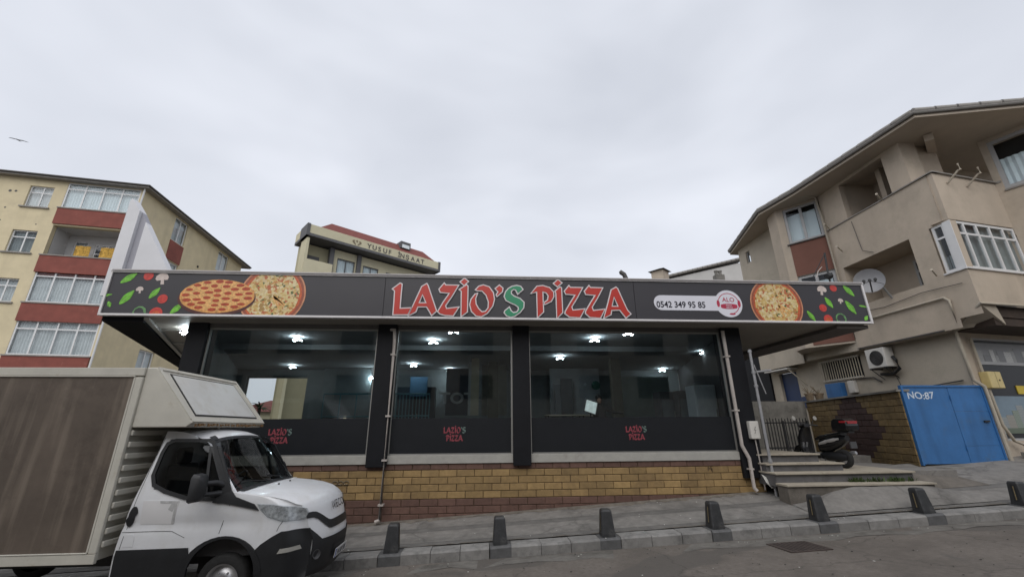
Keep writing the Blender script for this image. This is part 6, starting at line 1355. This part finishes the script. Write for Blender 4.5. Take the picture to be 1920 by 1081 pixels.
# air conditioner
a = AX(1640, 655, 14.95); b = AX(1672, 688, 14.95); t = thing('air_conditioner', 'white outdoor air-conditioner unit on the beige side wall above the fence', 'air conditioner', (14.8, (a.y+b.y)/2, b.z))
y1, y0, z0, z1 = a.y+.05, b.y-.25, 4.22, 4.92
mb = MB(); mb.box(14.55, 14.92, y0, y1, z0, z1); mb.build('case', M['box'], t, bevel=.02)
mb = MB(); cc = Vector((14.548, y1-.42, (z0+z1)/2)); mb.lathe([(.27, 0), (.27, .012), (.001, .014)], cc, (-1, 0, 0), 20); mb.build('fan_opening', M['iron'], t)
for k in range(5):
    mb = MB(); mb.lathe([(.05*k+.045, .014), (.05*k+.045, .024), (.05*k+.055, .024), (.05*k+.055, .014)], cc, (-1, 0, 0), 20); mb.build('fan_guard_ring', M['gutter'], t)
for y in (y0+.1, y1-.1):
    mb = MB(); mb.box(14.5, 14.99, y-.02, y+.02, z0-.05, z0-.003); mb.tube([(14.55, y, z0-.04), (14.98, y, z0-.4)], .015, 6); mb.build('bracket', M['iron'], t)
mb = MB(); mb.tube([(14.8, y0-.03, z0+.35), (14.78, y0-.15, z0+.2), (14.82, y0-.16, z0-.1), (14.9, y0+.2, z0-.25), (14.92, y0+.7, z0-.2)], .05, 8); mb.build('hose', M['iron'], t, smooth=50)
# meter boxes behind the fence
def wallbox(name, label, cat, px0, py0, px1, py1, X, m, d=.18):
    a, b = AX(px0, py0, X), AX(px1, py1, X); t = thing(name, label, cat, (X, (a.y+b.y)/2, min(a.z, b.z))); z0, z1 = min(a.z, b.z), max(a.z, b.z)
    mb = MB(); mb.box(X-d, X-.002, min(a.y, b.y), max(a.y, b.y), z0, z1); mb.build('case', M[m], t, bevel=.015)
    mb = MB(); mb.box(X-d-.006, X-d-.001, min(a.y, b.y)+.06, max(a.y, b.y)-.06, z0+.06, z1-.05); mb.build('door', M[m], t); return t
wallbox('meter_cabinet', 'blue steel meter cabinet on the beige wall above the block fence', 'cabinet', 1556, 720, 1592, 748, 15.0, 'blue', .25)
wallbox('meter_box', 'white meter box right of the blue cabinet, above the fence', 'meter box', 1594, 714, 1612, 735, 15.0, 'box', .16)
# two old pots on the fence top
for (px, lab) in ((1519, 'dry potted plant on the wall top, left of the pair'), (1537, 'dry potted plant on the wall top, right of the pair')):
    p = AY(px, 748, 17.3); t = thing('potted_plant', lab, 'plant', (p.x, 17.3, 3.22)); mb = MB(); mb.lathe([(.001, 0), (.12, 0), (.17, .25), (.19, .25), (.19, .30), (.001, .29)], (p.x, 17.3, 3.222), (0, 0, 1), 12); mb.build('pot', mat('old_clay', (.20, .15, .10), .9, .3, 8), t)
    mb = MB()
    for k in range(9):
        a = random.uniform(0, 6.28); mb.tube([(p.x, 17.3, 3.5), (p.x+.25*math.cos(a), 17.3+.2*math.sin(a), 3.5+random.uniform(.1, .4))], .008, 4)
    mb.build('twigs', mat('dry_twig', (.16, .12, .07), .9), t)

# satellite dish
p = AX(1630, 528, 13.9); dp = Vector((13.9, p.y, p.z)); t = thing('satellite_dish', 'large grey satellite dish above the right end of the sign', 'satellite dish', (14.5, p.y, p.z-.7))
ax = Vector((-.66, -.66, .02)).normalized(); rd = .44
mb = MB(); mb.lathe([(.001, 0), (rd*.3, .012), (rd*.6, .05), (rd*.85, .10), (rd, .145), (rd*1.01, .14), (rd*.85, .085), (rd*.6, .035), (.001, -.015)], dp, ax, 36); mb.build('reflector', M['dish'], t, smooth=40)
side = Vector((0, 0, 1)).cross(ax).normalized(); low = dp-Vector((0, 0, 1))*rd*.93+ax*.12; foc = dp+ax*.72-Vector((0, 0, .16))
mb = MB(); mb.tube([low, foc-Vector((0, 0, .03))], .022, 6); mb.tube([dp+side*.5*rd*1.7-Vector((0, 0, .2))+ax*.1, foc], .008, 5); mb.tube([dp-side*.5*rd*1.7-Vector((0, 0, .2))+ax*.1, foc], .008, 5); mb.build('feed_arm', M['iron'], t)
for s in (-.16, 0, .15):
    mb = MB(); mb.lathe([(.001, -.06), (.05, -.06), (.05, .02), (.035, .09), (.03, .16), (.001, .16)], foc+side*s, -ax, 10); mb.build('feed_horn', M['iron'], t)
mb = MB(); mb.tube([dp-ax*.02, dp-ax*.16, (14.35, dp.y, dp.z-.15), (14.6, dp.y, dp.z-.6)], .035, 8); mb.build('mount', M['galv'], t)
# old aerial on the shop roof edge
p = AY(1553, 516, 12.5); t = thing('roof_aerial', 'dark rooftop aerial and motor rising above the sign before the brown panel', 'aerial', (p.x, 12.5, 5.7))
mb = MB(); mb.tube([(p.x+.03, 12.5, 5.7), AY(1553, 515, 12.5), AY(1546, 474, 12.5)], .03, 6); mb.build('mast', M['iron'], t)
mb = MB(); mb.tube([AY(1546, 476, 12.5), AY(1524, 520, 12.5)], .014, 5); mb.build('guy_wire', M['iron'], t)
mb = MB(); q = AY(1555, 517, 12.5); mb.lathe([(.001, -.1), (.1, -.1), (.12, 0), (.08, .08), (.001, .1)], q, (1, 0, .2), 10); mb.build('motor', M['iron'], t)
mb = MB(); mb.tube([AY(1531, 520, 12.4), AY(1534, 508, 12.4), AY(1541, 500, 12.4)], .012, 5); mb.build('cable', M['pipe'], t)

# ================================================================ SCOOTER
sp = AY(1556, 868, 11.35); SXs, SYs, SZs = 9.36, 11.66, 1.157
SR = R(100); sc = thing('motor_scooter', 'black and silver motor scooter with a red-topped rear box, parked on the step platform', 'scooter', (SXs, SYs, SZs), SR); LSc = ROOTM[sc.name]
def scw(x, r):
    mb = MB(LSc); mb.lathe([(r*.55, -.05), (r*.8, -.065), (r*.95, -.05), (r, 0), (r*.95, .05), (r*.8, .065), (r*.55, .05)], (x, 0, r), (0, 1, 0), 22); w = mb.build('wheel', M['tyre'], sc, smooth=60)
    mb = MB(LSc); mb.lathe([(r*.56, -.04), (r*.5, -.03), (.04, -.05), (.001, -.055)], (x, 0, r), (0, 1, 0), 16); mb.lathe([(r*.56, .04), (r*.5, .03), (.04, .05), (.001, .055)], (x, 0, r), (0, 1, 0), 16); mb.build('rim', M['scootersilver'], w)
scw(.62, .235); scw(-.58, .235)
def loft(name, secs, m, n=14):      # secs: (x, z, half width, half height)
    mb = MB(LSc); vs = []
    for (x, z, w, h) in secs:
        for k in range(n):
            a = 2*math.pi*k/n; ca, sa = math.cos(a), math.sin(a); vs.append((x, w*math.copysign(abs(ca)**.7, ca), z+h*math.copysign(abs(sa)**.7, sa)))
    mb.add(vs, [[j*n+k, j*n+(k+1) % n, (j+1)*n+(k+1) % n, (j+1)*n+k] for j in range(len(secs)-1) for k in range(n)] + [list(range(n)), [(len(secs)-1)*n+k for k in range(n)]]); return mb.build(name, m, sc, smooth=50)
loft('rear_body', [(.0, .50, .10, .12), (-.1, .55, .15, .19), (-.35, .60, .17, .20), (-.60, .67, .14, .15), (-.80, .74, .08, .07)], M['scooter'])
loft('engine', [(.0, .28, .09, .08), (-.2, .28, .13, .12), (-.55, .27, .12, .11), (-.72, .28, .07, .07)], M['plastic'])
loft('silver_panel', [(-.08, .58, .155, .06), (-.3, .64, .178, .08), (-.52, .69, .165, .07), (-.66, .72, .13, .04)], M['scootersilver'])
loft('seat', [(.05, .70, .10, .04), (-.1, .75, .14, .055), (-.4, .80, .15, .06), (-.72, .86, .12, .05)], M['scooter'])
loft('footboard', [(.42, .26, .14, .04), (.2, .23, .17, .04), (-.05, .28, .16, .06)], M['plastic'])
mb = MB(LSc); vs = []
for (x, z, w) in ((.44, .28, .16), (.50, .5, .20), (.48, .75, .21), (.42, .95, .15), (.36, 1.02, .10)):
    for s in (-1, -.5, 0, .5, 1): vs.append((x+.10*(1-abs(s)**2), w*s, z))
    for s in (1, .5, 0, -.5, -1): vs.append((x-.06+.06*(1-abs(s)**2), w*s*.95, z))
mb.add(vs, [[j*10+k, j*10+(k+1) % 10, (j+1)*10+(k+1) % 10, (j+1)*10+k] for j in range(4) for k in range(10)] + [list(range(10)), [40+k for k in range(10)]]); mb.build('leg_shield', M['scooter'], sc, smooth=50)
loft('front_mudguard', [(.86, .33, .05, .04), (.75, .47, .075, .05), (.6, .50, .08, .05), (.45, .42, .06, .04)], M['scooter'])
mb = MB(LSc); 
for s in (-1, 1): mb.tube([(.62, s*.075, .235), (.46, s*.06, .6)], .025, 8)
mb.build('fork', M['galv'], sc)
loft('handlebar_cowl', [(.50, 1.04, .07, .05), (.42, 1.07, .13, .06), (.30, 1.07, .10, .05)], M['scooter'])
mb = MB(LSc); mb.lathe([(.001, .02), (.07, .01), (.075, -.03)], (.50, 0, 1.05), (1, 0, .1), 12); mb.build('headlamp', M['lens'], sc)
mb = MB(LSc); mb.tube([(.26, -.34, 1.06), (.34, -.2, 1.08), (.37, 0, 1.08), (.34, .2, 1.08), (.26, .34, 1.06)], .02, 8); mb.build('handlebar', M['iron'], sc)
for s in (-1, 1):
    mb = MB(LSc); mb.tube([(.33, s*.22, 1.08), (.36, s*.32, 1.20), (.34, s*.36, 1.24)], .009, 6); ms = mb.build('mirror_stem', M['iron'], sc)
    mb = MB(LSc); L = Matrix.Translation((.33, s*.38, 1.26)); mb.lathe([(.001, -.02), (.05, -.018), (.065, 0), (.055, .012), (.001, .013)], L.translation, (-1, 0, .1), 14); mb.build('mirror', M['sill'], ms)
mb = MB(LSc)
ring = [(-.21, 0), (-.23, .12), (-.20, .24), (-.10, .30), (.10, .30), (.19, .24), (.21, .12), (.19, 0)]
vs = [(-.80+u, -.20+.02*abs(v-.15), .93+v) for u, v in ring] + [(-.80+u, .20-.02*abs(v-.15), .93+v) for u, v in ring]
mb.add(vs, [[i, (i+1) % 8, 8+(i+1) % 8, 8+i] for i in range(8)] + [list(range(8)), [8+i for i in range(8)]]); tb = mb.build('top_box', M['scooter'], sc, bevel=.03)
mb = MB(LSc); mb.box(-1.035, -.95, -.15, .15, 1.10, 1.15); mb.box(-1.0, -.84, -.203, .203, 1.12, 1.17); mb.build('red_reflector', M['redlens'], tb)
mb = MB(LSc); mb.box(-.95, -.65, -.10, .10, .87, .928); mb.build('luggage_rack', M['iron'], sc)
mb = MB(LSc); mb.lathe([(.03, 0), (.055, .05), (.06, .38), (.04, .46), (.001, .46)], (-.35, -.16, .27), (-.95, -.05, .25), 10); mb.build('exhaust', M['galv'], sc, smooth=50)
mb = MB(LSc); mb.tube([(-.15, .1, .25), (-.18, .2, .01)], .012, 6); mb.build('kick_stand', M['iron'], sc)
mb = MB(LSc); mb.box(-.93, -.90, -.10, .10, .50, .66); mb.build('number_plate', M['plasticgrey'], sc)

# ================================================================ GULL
gp = AY(35, 263, 40); gl_ = thing('gull', 'dark gull gliding in the grey sky at upper left', 'bird', gp); LGu = Matrix.Translation(gp) @ Matrix.Rotation(R(20), 4, 'Z') @ Matrix.Scale(.68, 4)
def gtube(pts, rr): mb = MB(LGu); mb.tube(pts, rr, 8); return mb
gtube([(-.30, 0, .18), (-.20, 0, .10), (-.02, 0, .02), (.12, 0, -.06), (.25, 0, -.14)], [.02, .06, .09, .06, .02]).build('body', M['gull'], gl_, smooth=60)
for s, pts in ((-1, [(0, .0, .03), (-.30, -.25, -.02), (-.62, -.45, -.10), (-.85, -.5, -.16)]), (1, [(0, .0, .05), (.28, .25, .20), (.60, .45, .24), (.86, .5, .20)])):
    mb = MB(LGu); vs = []
    for k, (x, y, z) in enumerate(pts): c = (.13, .13, .10, .02)[k]; vs += [(x, y-c, z), (x, y, z+.025), (x, y+c, z), (x, y, z-.005)]
    mb.add(vs, [[4*j+k, 4*j+(k+1) % 4, 4*j+4+(k+1) % 4, 4*j+4+k] for j in range(3) for k in range(4)] + [[0, 1, 2, 3], [12, 13, 14, 15]]); mb.build('wing', M['gull'], gl_, smooth=60)
mb = MB(LGu); mb.add([(.18, 0, -.10), (.34, -.05, -.20), (.36, 0, -.20), (.34, .05, -.20), (.25, 0, -.11)], [[0, 1, 2, 4], [0, 4, 2, 3], [0, 3, 2, 1]]); mb.build('tail', M['gull'], gl_)

# ================================================================ OPPOSITE SIDE OF THE STREET (seen only as reflections in the glass)
ob = thing('opposite_building', 'drab building across the street, seen only as dark reflections in the shop glass', 'building', (0, -9, 0))
mb = MB(); mb.wall(-30, 32, -1.5, 11.5, [(-28+4.4*k, -25.6+4.4*k, z, z+1.7) for k in range(13) for z in (4.2, 7.4)], 0, .3); mb.v = [Vector((v.x, -9-v.y, v.z)) for v in mb.v]; mb.build('wall', mat('drab_render', (.42, .39, .33), .9, .1, 1), ob)
mb = MB(); mb.box(-29.9, 31.9, -18, -9.45, -1.4, 11.4); mb.build('core', M['dark'], ob)
mb = MB(); mb.box(-30.3, 32.3, -18.3, -8.4, 11.41, 11.7); mb.build('eave', M['gutter'], ob)
for k in range(13):
    for z in (4.2, 7.4):
        mb = MB(); mb.box(-28+4.4*k, -25.6+4.4*k, -9.2, -9.15, z, z+1.7); mb.build('window', M['panel'], ob)
mb = MB(); mb.box(-60, 60, -9.05, -3.5, -2.6, -2.5); 
tag(sheet([-60, -30, 0, 30, 60], [-9.0, -5.0], lambda x, y: .041*x+.65).build('far_pavement', M['pave']), kind='structure')
